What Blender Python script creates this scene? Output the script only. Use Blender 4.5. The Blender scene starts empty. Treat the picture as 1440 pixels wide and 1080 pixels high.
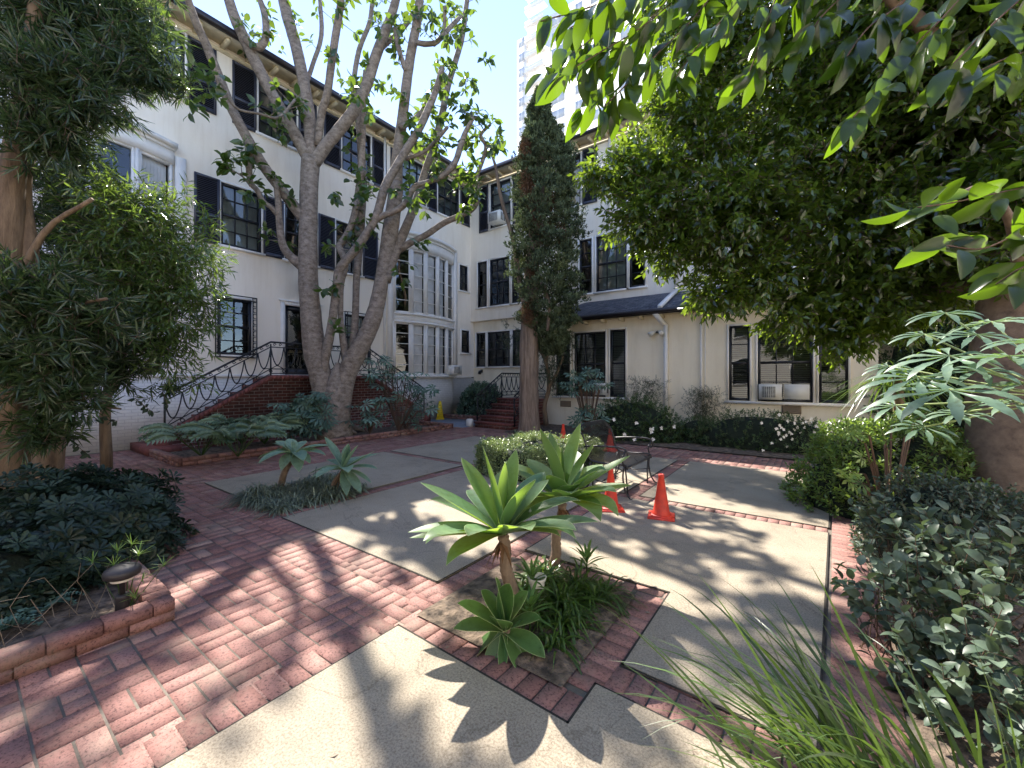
import bpy, math, random
import numpy as np
from mathutils import Vector
random.seed(7); RS=np.random.RandomState(11)
SC=bpy.context.scene; COL=SC.collection
# ---------------------------------------------------------------- camera geometry
F=578.0; CX=720.0; HY=532.0; YAW=math.radians(36); S_,C_=math.sin(YAW),math.cos(YAW); H=1.5
def W(px,py,d):                       # a point seen at (px,py), d metres ahead
    r=(px-CX)/F*d
    return np.array([-S_*d+C_*r, C_*d+S_*r, H+(HY-py)/F*d])
def G(px,py,z=0.0):
    d=(H-z)*F/(py-HY); p=W(px,py,d); p[2]=z; return p
RIGHT=np.array([C_,S_,0]); FWD=np.array([-S_,C_,0]); UP=np.array([0,0,1.0])
# ---------------------------------------------------------------- materials
def newmat(n):
    m=bpy.data.materials.new(n); m.use_nodes=True; nt=m.node_tree
    for x in list(nt.nodes): nt.nodes.remove(x)
    o=nt.nodes.new('ShaderNodeOutputMaterial'); return m,nt,o
def N(nt,t,**k):
    n=nt.nodes.new(t)
    for a,b in k.items():
        if a in n.inputs: n.inputs[a].default_value=b
        else: setattr(n,a,b)
    return n
def c4(c): return (c[0],c[1],c[2],1)
def ramp(nt,fac,stops):
    r=nt.nodes.new('ShaderNodeValToRGB'); e=r.color_ramp.elements
    while len(e)<len(stops): e.new(0.5)
    for i,(p,c) in enumerate(stops): e[i].position=p; e[i].color=c4(c)
    nt.links.new(fac,r.inputs[0]); return r.outputs[0]
def mix(nt,a,b,f,mode='MIX'):
    m=nt.nodes.new('ShaderNodeMix'); m.data_type='RGBA'; m.blend_type=mode
    for s,v in ((6,a),(7,b),(0,f)):
        if hasattr(v,'is_linked') or hasattr(v,'links'): nt.links.new(v,m.inputs[s])
        else: m.inputs[s].default_value=v if s==0 else c4(v)
    return m.outputs[2]
def simple(n,col,rough=.6,noise=0,scale=20,bump=0,bscale=60,metal=0,spec=.5,col2=None):
    m,nt,o=newmat(n); b=N(nt,'ShaderNodeBsdfPrincipled',Roughness=rough,Metallic=metal); b.inputs['Specular IOR Level'].default_value=spec
    tc=N(nt,'ShaderNodeTexCoord')
    if noise or col2:
        t=N(nt,'ShaderNodeTexNoise',Scale=scale,Detail=6.0); nt.links.new(tc.outputs['Object'],t.inputs['Vector'])
        c2=col2 or tuple(x*(1-noise) for x in col)
        nt.links.new(ramp(nt,t.outputs[0],[(.35,c2),(.65,col)]),b.inputs['Base Color'])
    else: b.inputs['Base Color'].default_value=c4(col)
    if bump:
        t2=N(nt,'ShaderNodeTexNoise',Scale=bscale,Detail=4.0); nt.links.new(tc.outputs['Object'],t2.inputs['Vector'])
        bp=N(nt,'ShaderNodeBump',Strength=bump,Distance=.02); nt.links.new(t2.outputs[0],bp.inputs['Height']); nt.links.new(bp.outputs[0],b.inputs['Normal'])
    nt.links.new(b.outputs[0],o.inputs[0]); return m
def leafmat(n,dark,light,trans,tf=.35,rough=.35,spec=.5,under=None):
    m,nt,o=newmat(n); a=N(nt,'ShaderNodeAttribute',attribute_name='tint')
    colr=ramp(nt,a.outputs['Fac'],[(0,dark),(1,light)])
    tc=N(nt,'ShaderNodeTexCoord'); nz=N(nt,'ShaderNodeTexNoise',Scale=22.0,Detail=5.0,Roughness=.7); nt.links.new(tc.outputs['Object'],nz.inputs['Vector'])
    colr=mix(nt,colr,ramp(nt,nz.outputs[0],[(.3,(.55,.5,.42)),(.5,(.95,.95,.95)),(.7,(1.15,1.12,1.0))]),1.0,'MULTIPLY')
    if under:
        g=N(nt,'ShaderNodeNewGeometry'); colr=mix(nt,colr,under,g.outputs['Backfacing'])
    b=N(nt,'ShaderNodeBsdfPrincipled',Roughness=rough); b.inputs['Specular IOR Level'].default_value=spec
    nt.links.new(colr,b.inputs['Base Color'])
    t=N(nt,'ShaderNodeBsdfTranslucent',Color=c4(trans)); mx=N(nt,'ShaderNodeMixShader'); mx.inputs[0].default_value=tf
    tcol=mix(nt,tuple(x*.6 for x in trans),trans,a.outputs['Fac']); nt.links.new(tcol,t.inputs['Color'])
    nt.links.new(b.outputs[0],mx.inputs[1]); nt.links.new(t.outputs[0],mx.inputs[2]); nt.links.new(mx.outputs[0],o.inputs[0]); return m
def brickmat(n,c1,c2,mort,axes,bw=.21,bh=.075,ms=.012,rough=.8,bump=.6,var=.5):
    m,nt,o=newmat(n); tc=N(nt,'ShaderNodeTexCoord'); sp=N(nt,'ShaderNodeSeparateXYZ'); cb=N(nt,'ShaderNodeCombineXYZ')
    nt.links.new(tc.outputs['Object'],sp.inputs[0]); nt.links.new(sp.outputs[axes[0]],cb.inputs[0]); nt.links.new(sp.outputs[axes[1]],cb.inputs[1])
    t=N(nt,'ShaderNodeTexBrick'); t.inputs['Scale'].default_value=1; t.inputs['Brick Width'].default_value=bw; t.inputs['Row Height'].default_value=bh
    t.inputs['Mortar Size'].default_value=ms*.5; t.inputs['Mortar Smooth'].default_value=.2
    t.inputs['Color1'].default_value=c4(c1); t.inputs['Color2'].default_value=c4(c2); t.inputs['Mortar'].default_value=c4(mort)
    nt.links.new(cb.outputs[0],t.inputs['Vector'])
    nz=N(nt,'ShaderNodeTexNoise',Scale=9.0,Detail=5.0); nt.links.new(tc.outputs['Object'],nz.inputs['Vector'])
    col=mix(nt,t.outputs['Color'],ramp(nt,nz.outputs[0],[(.3,(1-var,)*3),(.7,(1,1,1))]),1.0,'MULTIPLY')
    b=N(nt,'ShaderNodeBsdfPrincipled',Roughness=rough); nt.links.new(col,b.inputs['Base Color'])
    bp=N(nt,'ShaderNodeBump',Strength=bump,Distance=.012); bp.invert=True; nt.links.new(t.outputs['Fac'],bp.inputs['Height'])
    nz2=N(nt,'ShaderNodeTexNoise',Scale=45.0,Detail=4.0); nt.links.new(tc.outputs['Object'],nz2.inputs['Vector'])
    bp2=N(nt,'ShaderNodeBump',Strength=bump*.5,Distance=.01); nt.links.new(nz2.outputs[0],bp2.inputs['Height']); nt.links.new(bp.outputs[0],bp2.inputs['Normal'])
    nt.links.new(bp2.outputs[0],b.inputs['Normal']); nt.links.new(b.outputs[0],o.inputs[0]); return m
def stucco(n,col,stain):
    m,nt,o=newmat(n); tc=N(nt,'ShaderNodeTexCoord'); mp=N(nt,'ShaderNodeMapping'); mp.inputs['Scale'].default_value=(1,1,.3)
    nt.links.new(tc.outputs['Object'],mp.inputs[0]); t=N(nt,'ShaderNodeTexNoise',Scale=1.3,Detail=7.0,Roughness=.65); nt.links.new(mp.outputs[0],t.inputs['Vector'])
    b=N(nt,'ShaderNodeBsdfPrincipled',Roughness=.85); nt.links.new(ramp(nt,t.outputs[0],[(.3,stain),(.55,col)]),b.inputs['Base Color'])
    mq=N(nt,'ShaderNodeMapping'); mq.inputs['Scale'].default_value=(5,5,.28); nt.links.new(tc.outputs['Object'],mq.inputs[0]); t5=N(nt,'ShaderNodeTexNoise',Scale=1.0,Detail=6.0,Roughness=.7); nt.links.new(mq.outputs[0],t5.inputs['Vector'])
    lk=b.inputs['Base Color'].links[0].from_socket; nt.links.new(mix(nt,lk,ramp(nt,t5.outputs[0],[(.34,(.80,.76,.70)),(.5,(1,1,1))]),.3,'MULTIPLY'),b.inputs['Base Color'])
    t2=N(nt,'ShaderNodeTexNoise',Scale=38.0,Detail=5.0); nt.links.new(tc.outputs['Object'],t2.inputs['Vector'])
    t3=N(nt,'ShaderNodeTexNoise',Scale=3.0,Detail=3.0); nt.links.new(tc.outputs['Object'],t3.inputs['Vector'])
    bp=N(nt,'ShaderNodeBump',Strength=.3,Distance=.012); nt.links.new(t2.outputs[0],bp.inputs['Height'])
    bq=N(nt,'ShaderNodeBump',Strength=.25,Distance=.05); nt.links.new(t3.outputs[0],bq.inputs['Height']); nt.links.new(bp.outputs[0],bq.inputs['Normal'])
    nt.links.new(bq.outputs[0],b.inputs['Normal']); nt.links.new(b.outputs[0],o.inputs[0]); return m
def glassmat(n,tint=(.55,.6,.6),ior=1.9):
    m,nt,o=newmat(n); f=N(nt,'ShaderNodeFresnel'); f.inputs[0].default_value=ior
    g=N(nt,'ShaderNodeBsdfGlossy',Roughness=.02); g.inputs[0].default_value=(.85,.9,.95,1)
    t=N(nt,'ShaderNodeBsdfTransparent'); t.inputs[0].default_value=c4(tint)
    mx=N(nt,'ShaderNodeMixShader'); nt.links.new(f.outputs[0],mx.inputs[0]); nt.links.new(t.outputs[0],mx.inputs[1]); nt.links.new(g.outputs[0],mx.inputs[2])
    tc=N(nt,'ShaderNodeTexCoord'); t2=N(nt,'ShaderNodeTexNoise',Scale=1.6,Detail=1.0); nt.links.new(tc.outputs['Object'],t2.inputs['Vector'])
    bp=N(nt,'ShaderNodeBump',Strength=.12,Distance=.04); nt.links.new(t2.outputs[0],bp.inputs['Height']); nt.links.new(bp.outputs[0],g.inputs['Normal'])
    nt.links.new(mx.outputs[0],o.inputs[0]); return m
def concretemat(n,a,b_,sp_,stain=.72):
    m,nt,o=newmat(n); tc=N(nt,'ShaderNodeTexCoord')
    big=N(nt,'ShaderNodeTexNoise',Scale=1.1,Detail=8.0,Roughness=.7); sm=N(nt,'ShaderNodeTexNoise',Scale=95.0,Detail=3.0,Roughness=.8); vo=N(nt,'ShaderNodeTexVoronoi',Scale=150.0)
    for q in (big,sm,vo): nt.links.new(tc.outputs['Object'],q.inputs['Vector'])
    base=ramp(nt,big.outputs[0],[(.25,tuple(x*stain for x in a)),(.5,a),(.75,b_)])
    c=mix(nt,base,ramp(nt,sm.outputs[0],[(.36,sp_),(.5,(.8,.8,.8)),(.6,(1,1,1))]),1.0,'MULTIPLY')
    c=mix(nt,c,ramp(nt,vo.outputs[0],[(.05,(.62,.6,.56)),(.25,(1,1,1))]),.6,'MULTIPLY')
    cr=N(nt,'ShaderNodeTexNoise',Scale=.9,Detail=9.0,Distortion=1.5); nt.links.new(tc.outputs['Object'],cr.inputs['Vector'])
    c=mix(nt,c,ramp(nt,cr.outputs[0],[(.494,(1,1,1)),(.4985,(.3,.27,.24)),(.503,(1,1,1))]),.55,'MULTIPLY')
    b=N(nt,'ShaderNodeBsdfPrincipled',Roughness=.9); nt.links.new(c,b.inputs['Base Color'])
    bp=N(nt,'ShaderNodeBump',Strength=.5,Distance=.006); nt.links.new(sm.outputs[0],bp.inputs['Height']); nt.links.new(bp.outputs[0],b.inputs['Normal'])
    nt.links.new(b.outputs[0],o.inputs[0]); return m
def pavermat(n,stops):
    m,nt,o=newmat(n); tc=N(nt,'ShaderNodeTexCoord'); a=N(nt,'ShaderNodeAttribute',attribute_name='tint')
    base=ramp(nt,a.outputs['Fac'],stops)
    sm=N(nt,'ShaderNodeTexNoise',Scale=75.0,Detail=4.0,Roughness=.8); big=N(nt,'ShaderNodeTexNoise',Scale=2.2,Detail=7.0,Roughness=.7)
    for q in (sm,big): nt.links.new(tc.outputs['Object'],q.inputs['Vector'])
    c=mix(nt,base,ramp(nt,sm.outputs[0],[(.36,(.22,.18,.2)),(.47,(.85,.85,.85)),(.62,(1.0,1.0,1.0))]),1.0,'MULTIPLY')
    c=mix(nt,c,(.27,.215,.16),ramp(nt,big.outputs[0],[(.5,(0,0,0)),(.68,(.6,.6,.6))]))
    b=N(nt,'ShaderNodeBsdfPrincipled',Roughness=.82); nt.links.new(c,b.inputs['Base Color'])
    bp=N(nt,'ShaderNodeBump',Strength=.5,Distance=.005); nt.links.new(sm.outputs[0],bp.inputs['Height']); nt.links.new(bp.outputs[0],b.inputs['Normal'])
    nt.links.new(b.outputs[0],o.inputs[0]); return m
def barkmat(n,a,b_,sc=8,zs=.35,bump=.8,spot=None):
    m,nt,o=newmat(n); tc=N(nt,'ShaderNodeTexCoord'); mp=N(nt,'ShaderNodeMapping'); mp.inputs['Scale'].default_value=(1,1,zs); nt.links.new(tc.outputs['Object'],mp.inputs[0])
    t=N(nt,'ShaderNodeTexNoise',Scale=sc,Detail=9.0,Roughness=.7); nt.links.new(mp.outputs[0],t.inputs['Vector'])
    c=ramp(nt,t.outputs[0],[(.32,a),(.66,b_)])
    if spot:
        v=N(nt,'ShaderNodeTexVoronoi',Scale=spot); nt.links.new(tc.outputs['Object'],v.inputs['Vector'])
        c=mix(nt,c,ramp(nt,v.outputs[0],[(.1,(.28,.25,.22)),(.24,(1,1,1))]),.8,'MULTIPLY')
    b=N(nt,'ShaderNodeBsdfPrincipled',Roughness=.85); nt.links.new(c,b.inputs['Base Color'])
    bp=N(nt,'ShaderNodeBump',Strength=bump,Distance=.03); nt.links.new(t.outputs[0],bp.inputs['Height']); nt.links.new(bp.outputs[0],b.inputs['Normal'])
    nt.links.new(b.outputs[0],o.inputs[0]); return m
M={}
M['stucco']=stucco('stucco_cream',(.88,.81,.70),(.80,.72,.60))
M['stucco2']=stucco('stucco_low_wing',(.88,.80,.64),(.78,.69,.53))
M['white']=simple('white_paint',(.88,.85,.80),.5,.08,6,.1,40)
M['navy']=simple('navy_paint',(.05,.055,.08),.38,.2,10,.1,50)
M['black']=simple('black_frame',(.010,.012,.018),.35)
M['iron']=simple('wrought_iron',(.012,.012,.014),.4,.3,30,.2,90)
M['mesh']=simple('bench_steel',(.02,.02,.024),.38,.3,30)
M['glass']=glassmat('window_glass'); M['glass2']=glassmat('bay_glass',(.97,.97,.98),1.35)
M['dark']=simple('painted_shade',(.012,.012,.013),.9)  # near-black stands in for unlit rooms and the shade behind shutter slats
M['curtain']=simple('curtain_cloth',(.78,.79,.79),.9,.2,4)
M['blind']=simple('blind_slats',(.32,.33,.30),.7)
M['gutter']=simple('gutter_metal',(.022,.018,.02),.35)
M['beam']=simple('eave_boards',(.68,.60,.42),.7,.15,8)
def shingle():
    return brickmat('roof_shingles',(.10,.11,.145),(.21,.215,.235),(.04,.045,.05),(0,1),.24,.13,.014,.9,1.0,.55)
M['shingle']=shingle()
M['brick_yz']=brickmat('stair_brick_side',(.23,.075,.058),(.12,.042,.036),(.50,.42,.37),(1,2))
M['brick_xz']=brickmat('stair_brick_front',(.23,.075,.055),(.14,.048,.04),(.32,.26,.22),(0,2),.21,.085)
M['wbrick_yz']=brickmat('white_painted_brick',(.76,.75,.72),(.72,.71,.68),(.62,.61,.6),(1,2),.21,.07,.016,.6,1.0,.1)
M['cap']=simple('brick_cap',(.24,.075,.06),.8,.45,14,.5,40)
M['concrete']=concretemat('concrete',(.37,.315,.235),(.44,.38,.285),(.55,.52,.48),.66)
M['pad']=concretemat('painted_concrete',(.24,.27,.33),(.29,.32,.38),(.7,.7,.7))
M['paver']=pavermat('brick_paver',[(0,(.18,.082,.066)),(.35,(.27,.128,.105)),(.7,(.37,.195,.16)),(1,(.41,.26,.20))])
M['mortar']=simple('paving_mortar',(.17,.145,.115),.95,.5,5,.4,60)
M['joint']=simple('dark_joint',(.03,.026,.02),.95)
M['soil']=simple('garden_soil',(.19,.14,.10),.95,.8,16,1.0,40)
M['ground']=simple('far_ground',(.26,.23,.18),.95,.4,.6)
M['bark']=barkmat('smooth_grey_bark',(.11,.08,.058),(.35,.285,.23),7,1.6,.9,22)
M['bark2']=barkmat('fibrous_brown_bark',(.10,.065,.045),(.34,.25,.185),14,.12,1.0)
M['bark3']=barkmat('podocarpus_bark',(.10,.065,.04),(.30,.21,.13),13,.14,1.0)
M['bark4']=barkmat('fig_bark',(.10,.07,.048),(.25,.18,.125),8,1.0,.4)
M['twig']=simple('twig',(.12,.075,.05),.8)
M['agave']=leafmat('agave_leaf',(.09,.19,.11),(.20,.33,.17),(.45,.68,.06),.45,.42,.5,under=(.12,.22,.12))
M['agave2']=leafmat('agave_blue_leaf',(.13,.24,.18),(.22,.34,.26),(.3,.45,.12),.25,.5,.4)
M['agave3']=leafmat('agave_young_leaf',(.065,.15,.05),(.13,.25,.08),(.3,.5,.06),.25,.4,.5)
M['deadleaf']=leafmat('dead_leaf',(.12,.07,.04),(.32,.22,.13),(.25,.15,.06),.12,.85,.2)
M['edge']=simple('leaf_margin',(.40,.50,.22),.5)
M['rubber']=leafmat('rubber_leaf',(.014,.034,.018),(.045,.09,.03),(.36,.56,.05),.28,.28,.6)
M['pod']=leafmat('podocarpus_leaf',(.016,.036,.018),(.075,.12,.055),(.24,.38,.08),.25,.27,.8)
M['podl']=leafmat('podocarpus_new_leaf',(.025,.06,.02),(.11,.18,.05),(.36,.55,.07),.28,.2,1.0)
M['cyp']=leafmat('cypress_foliage',(.035,.045,.022),(.17,.22,.12),(.16,.22,.08),.18,.75,.25)
M['ficus']=leafmat('fig_leaf',(.012,.026,.008),(.08,.14,.03),(.42,.62,.04),.32,.17,1.0)
M['figbig']=leafmat('broad_fig_leaf',(.009,.02,.006),(.028,.055,.012),(.28,.50,.015),.34,.28,.6)
M['pitto']=leafmat('pittosporum_leaf',(.010,.024,.017),(.032,.058,.036),(.1,.2,.05),.08,.42,.3)
M['box']=leafmat('boxwood_leaf',(.08,.15,.045),(.36,.44,.24),(.40,.52,.12),.25,.3,.8)
M['hedge']=leafmat('hedge_leaf',(.028,.06,.022),(.10,.18,.06),(.2,.35,.05),.2,.35,.5)
M['shrubl']=leafmat('light_shrub_leaf',(.07,.13,.03),(.20,.32,.08),(.42,.62,.08),.3,.35,.6)
M['nandina']=leafmat('nandina_leaf',(.03,.055,.04),(.08,.12,.07),(.15,.25,.08),.2,.5,.4)
M['fatsia']=leafmat('fatsia_leaf',(.06,.125,.10),(.16,.26,.20),(.25,.42,.1),.15,.4,.4)
M['fatsia2']=leafmat('fatsia_big_leaf',(.10,.17,.12),(.17,.26,.19),(.32,.55,.05),.22,.42,.6)
M['philo']=leafmat('philodendron_leaf',(.10,.17,.10),(.25,.35,.21),(.2,.35,.07),.15,.35,.5)
M['strap']=leafmat('strappy_leaf',(.025,.06,.015),(.08,.15,.03),(.3,.5,.04),.25,.35,.5)
M['mondo']=leafmat('mondo_grass_leaf',(.06,.09,.065),(.26,.31,.22),(.15,.22,.08),.12,.4,.5)
M['spray']=leafmat('bright_sprig_leaf',(.10,.20,.05),(.25,.40,.10),(.45,.7,.05),.35,.35,.6)
M['grey']=leafmat('grey_green_leaf',(.045,.075,.05),(.13,.18,.13),(.2,.3,.1),.15,.45,.35)
M['grass']=leafmat('grass_blade',(.03,.065,.018),(.10,.17,.055),(.24,.40,.05),.22,.35,.5)
M['flower']=simple('white_petals',(.85,.83,.80),.6)
M['orange']=simple('cone_orange',(.80,.06,.025),.5,col2=(.55,.045,.03),scale=14,bump=.1,bscale=70)
M['yellow']=simple('sign_yellow',(.75,.55,.02),.5)
M['ink']=simple('black_print',(.015,.012,.01),.6)
M['acw']=simple('air_conditioner_plastic',(.72,.71,.66),.5)
M['acd']=simple('grille_dark',(.07,.075,.08),.6)
M['tower']=simple('tower_facade',(.90,.88,.86),.8,.04,.4)
M['tglass']=simple('tower_glass',(.60,.64,.70),.5,.3,.4)
M['vent']=simple('vent_louvre',(.22,.17,.12),.7)
M['pot']=simple('white_ceramic',(.75,.73,.68),.35)
M['bronze']=simple('dark_bronze',(.03,.027,.03),.5,.3,20)
# ---------------------------------------------------------------- mesh building
class MB:
    def __init__(s): s.v=[]; s.f=[]; s.n=0; s.t=[]
    def add(s,vs,fs,t=None):
        vs=np.asarray(vs,float); s.v.append(vs); s.f+= [tuple(i+s.n for i in f) for f in fs]; s.n+=len(vs)
        s.t.append(np.full(len(vs),random.random() if t is None else t))
    def hexa(s,p,t=None):            # 8 corners, bottom ring then top ring
        s.add(p,[(3,2,1,0),(4,5,6,7),(0,1,5,4),(1,2,6,5),(2,3,7,6),(3,0,4,7)],t)
    def box(s,x0,x1,y0,y1,z0,z1,t=None):
        s.hexa([(x0,y0,z0),(x1,y0,z0),(x1,y1,z0),(x0,y1,z0),(x0,y0,z1),(x1,y0,z1),(x1,y1,z1),(x0,y1,z1)],t)
    def fbox(s,fr,u0,u1,z0,z1,n0,n1,t=None):
        s.hexa([fr.p(u0,z0,n0),fr.p(u1,z0,n0),fr.p(u1,z0,n1),fr.p(u0,z0,n1),fr.p(u0,z1,n0),fr.p(u1,z1,n0),fr.p(u1,z1,n1),fr.p(u0,z1,n1)],t)
    def fquad(s,fr,u0,u1,z0,z1,n): s.add([fr.p(u0,z0,n),fr.p(u1,z0,n),fr.p(u1,z1,n),fr.p(u0,z1,n)],[(0,1,2,3)])
    def tube(s,P,R,k=6,cap=True,t=None,jit=0):
        P=[np.asarray(p,float) for p in P]; n=len(P)
        if not hasattr(R,'__len__'): R=[R]*n
        ref=None; vs=[]
        for i in range(n):
            a=P[max(i-1,0)]; b=P[min(i+1,n-1)]; d=b-a; L=np.linalg.norm(d); d=d/L if L>1e-9 else UP
            if ref is None:
                ref=np.cross(d,[.3,.2,1] if abs(d[2])<.9 else [1,.1,0])
            x=ref-d*np.dot(ref,d); x/=np.linalg.norm(x)+1e-12; ref=x; y=np.cross(d,x)
            for j in range(k):
                q=2*math.pi*j/k; rr=R[i]*(1+jit*(random.random()-.5)); vs.append(P[i]+(x*math.cos(q)+y*math.sin(q))*rr)
        fs=[(i*k+j,i*k+(j+1)%k,(i+1)*k+(j+1)%k,(i+1)*k+j) for i in range(n-1) for j in range(k)]
        if cap: fs+= [tuple(range(k-1,-1,-1)),tuple((n-1)*k+j for j in range(k))]
        s.add(vs,fs,t)
    def lathe(s,c,prof,k=20,t=None):
        vs=[(c[0]+r*math.cos(2*math.pi*j/k),c[1]+r*math.sin(2*math.pi*j/k),c[2]+z) for r,z in prof for j in range(k)]
        n=len(prof); fs=[(i*k+j,i*k+(j+1)%k,(i+1)*k+(j+1)%k,(i+1)*k+j) for i in range(n-1) for j in range(k)]
        fs+=[tuple(range(k-1,-1,-1)),tuple((n-1)*k+j for j in range(k))]; s.add(vs,fs,t)
    def data(s):
        v=np.concatenate(s.v); li=[i for f in s.f for i in f]; sz=[len(f) for f in s.f]
        return v,np.array(li),np.array(sz),np.concatenate(s.t)
class LB:                             # leaf batches, numpy
    def __init__(s): s.v=[];s.l=[];s.z=[];s.t=[];s.n=0
    def put(s,verts,loops,sizes,tint):            # verts (n,k,3); loops/sizes per template
        n,k,_=verts.shape
        if n==0: return
        s.v.append(verts.reshape(-1,3)); s.l.append((np.asarray(loops)[None,:]+(np.arange(n)*k+s.n)[:,None]).ravel())
        s.z.append(np.tile(sizes,n)); s.t.append(np.repeat(tint,k)); s.n+=n*k
    def data(s): return np.concatenate(s.v),np.concatenate(s.l),np.concatenate(s.z),np.concatenate(s.t)
def nrm(a): return a/(np.linalg.norm(a,axis=-1,keepdims=True)+1e-12)
def R(n,k=None): return RS.rand(n) if k is None else RS.rand(n,k)
def RN(n,k=3): return RS.randn(n,k)
def T(vs,fs): return np.array(vs,float),np.array([i for f in fs for i in f]),np.array([len(f) for f in fs])
# template rows: x*W, y*L, z*W, zl*L
T_DIA=T([(0,0,0,0),(-.5,.45,.14,0),(0,1,0,-.08),(.5,.45,.14,0)],[(0,3,2),(0,2,1)])
T_OV=T([(0,0,0,0),(0,.35,0,.02),(0,.7,0,0),(0,1,0,-.1),(-.46,.32,.12,0),(-.38,.7,.12,-.01),(.46,.32,.12,0),(.38,.7,.12,-.01)],
       [(0,6,1),(0,1,4),(1,6,7,2),(4,1,2,5),(2,7,3),(5,2,3)])
def ovn():                            # finer oval for the nearest leaves
    ts=[0,.1,.25,.4,.55,.7,.83,.93,1]; ws=[.03,.26,.44,.5,.49,.42,.29,.13,.0]; vs=[];fs=[]
    for t,w in zip(ts,ws):
        zl=.06*math.sin(t*3.1)-.14*t*t
        vs+=[(-w,t,.16*w*2,zl),(0,t,0,zl),(w,t,.16*w*2,zl)]
    for i in range(len(ts)-1):
        a=i*3; fs+=[(a,a+1,a+4,a+3),(a+1,a+2,a+5,a+4)]
    return T(vs,fs)
T_FINE=ovn()
def rosette(k,el=.35,w=.30):
    vs=[];fs=[]
    for i in range(k):
        a=2*math.pi*i/k+random.uniform(-.15,.15); L=random.uniform(.8,1.05); e=el+random.uniform(-.2,.25)
        u=np.array([math.cos(a),math.sin(a)]); v=np.array([-u[1],u[0]]); b=len(vs)
        for (q,ww,dz) in ((.05,0,0),(.45,w*.32,.02),(.8,w*.5,0),(1.0,0,-.06),(.8,-w*.5,0),(.45,-w*.32,.02),(.5,0,-.03)):
            r=q*L*math.cos(e); h=q*L*math.sin(e)+dz
            p=u*r+v*ww; vs.append((0,0,0,0,p[0],p[1],h))
        fs+=[(b,b+1,b+6),(b+1,b+2,b+3,b+6),(b+6,b+3,b+4,b+5),(b,b+6,b+5)]
    return T(vs,fs)                    # 7 columns: extra = position in D-normal disc (x,y) and along D
T_ROS=rosette(8)
def fatsia_t(k=8):
    vs=[(0,0,0,0)];fs=[]
    for i in range(k):
        a=math.radians(-122+244*i/(k-1)); L=.55+.45*math.cos(a*.62); ux,uy=math.sin(a),math.cos(a); vx,vy=uy,-ux; w=.125
        b=len(vs)
        for q,ww,z in ((.38,.045,.02),(.68,w,.0),(1.0,0,-.16),(.68,-w,.0),(.38,-.045,.02),(.66,0,-.045)):
            x=ux*L*q+vx*ww; y=uy*L*q+vy*ww; vs.append((x,y,0,z))
        fs+=[(0,b,b+5,b+4),(b,b+1,b+5),(b+1,b+2,b+5),(b+5,b+2,b+3),(b+4,b+5,b+3)]
    return T(vs,fs)
T_FAT=fatsia_t()
def palm_t(k=9):
    vs=[(0,0,0,0)];fs=[]
    for i in range(k):
        a=math.radians(-135+270*i/(k-1)); L=(.5+.5*math.cos(a*.6))*(1+.06*((i*7)%3-1)); ux,uy=math.sin(a),math.cos(a); vx,vy=uy,-ux; b=len(vs)
        st=((.30,.03,.0),(.42,.055,.012),(.52,.085,.02),(.60,.075,.02),(.68,.10,.01),(.76,.072,-.005),(.84,.07,-.03),(.92,.035,-.06),(1.0,.003,-.11))
        for q,w,z in st:
            for s in (-1,0,1): vs.append((ux*L*q+vx*w*s*.85,uy*L*q+vy*w*s*.85,0,z*1.1+(.022 if s else -.012)*(1-q)-.05*abs(math.sin(a))*q))
        fs+=[(0,b,b+1),(0,b+1,b+2)]
        for j in range(len(st)-1):
            c=b+3*j; fs+=[(c,c+3,c+4,c+1),(c+1,c+4,c+5,c+2)]
    return T(vs,fs)
T_FAT9=palm_t()
def philo_t():
    vs=[];fs=[]; n=9
    for i in range(n+1):
        t=i/n; vs.append((0,t,0,.12*math.sin(t*3)-.22*t*t))
    for sgn in (-1,1):
        for i in range(n):
            t=i/n; L=.36*(math.sin((t*.82+.14)*math.pi)**.7); b=len(vs); z0=.12*math.sin(t*3)-.22*t*t
            vs+=[(sgn*L*.62,t+.02,0,z0+.02),(sgn*L,t+.16,0,z0-.10),(sgn*L*.6,t+.13,0,z0+.0)]
            fs.append((i,b,b+1,b+2)); fs.append((i,b+2,min(i+1,n)))
    return T(vs,fs)
T_PHI=philo_t()
def inst(lb,P,D,Nn,L,Wd,tm,tint=None):
    vs,lo,sz=tm; n=len(P)
    if n==0: return
    P=np.asarray(P,float); D=nrm(np.asarray(D,float)); X=nrm(np.cross(D,Nn)); Z=np.cross(X,D)
    L=np.broadcast_to(L,(n,)); Wd=np.broadcast_to(Wd,(n,))
    if vs.shape[1]==7:
        e=vs[:,4:]; out=P[:,None,:]+L[:,None,None]*(e[None,:,0,None]*X[:,None,:]+e[None,:,1,None]*Z[:,None,:]+e[None,:,2,None]*D[:,None,:])
    else:
        out=P[:,None,:]+(vs[None,:,0,None]*Wd[:,None,None])*X[:,None,:]+(vs[None,:,1,None]*L[:,None,None])*D[:,None,:]+(vs[None,:,2,None]*Wd[:,None,None]+vs[None,:,3,None]*L[:,None,None])*Z[:,None,:]
    lb.put(out,lo,sz,R(n) if tint is None else np.broadcast_to(tint,(n,)))
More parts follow.
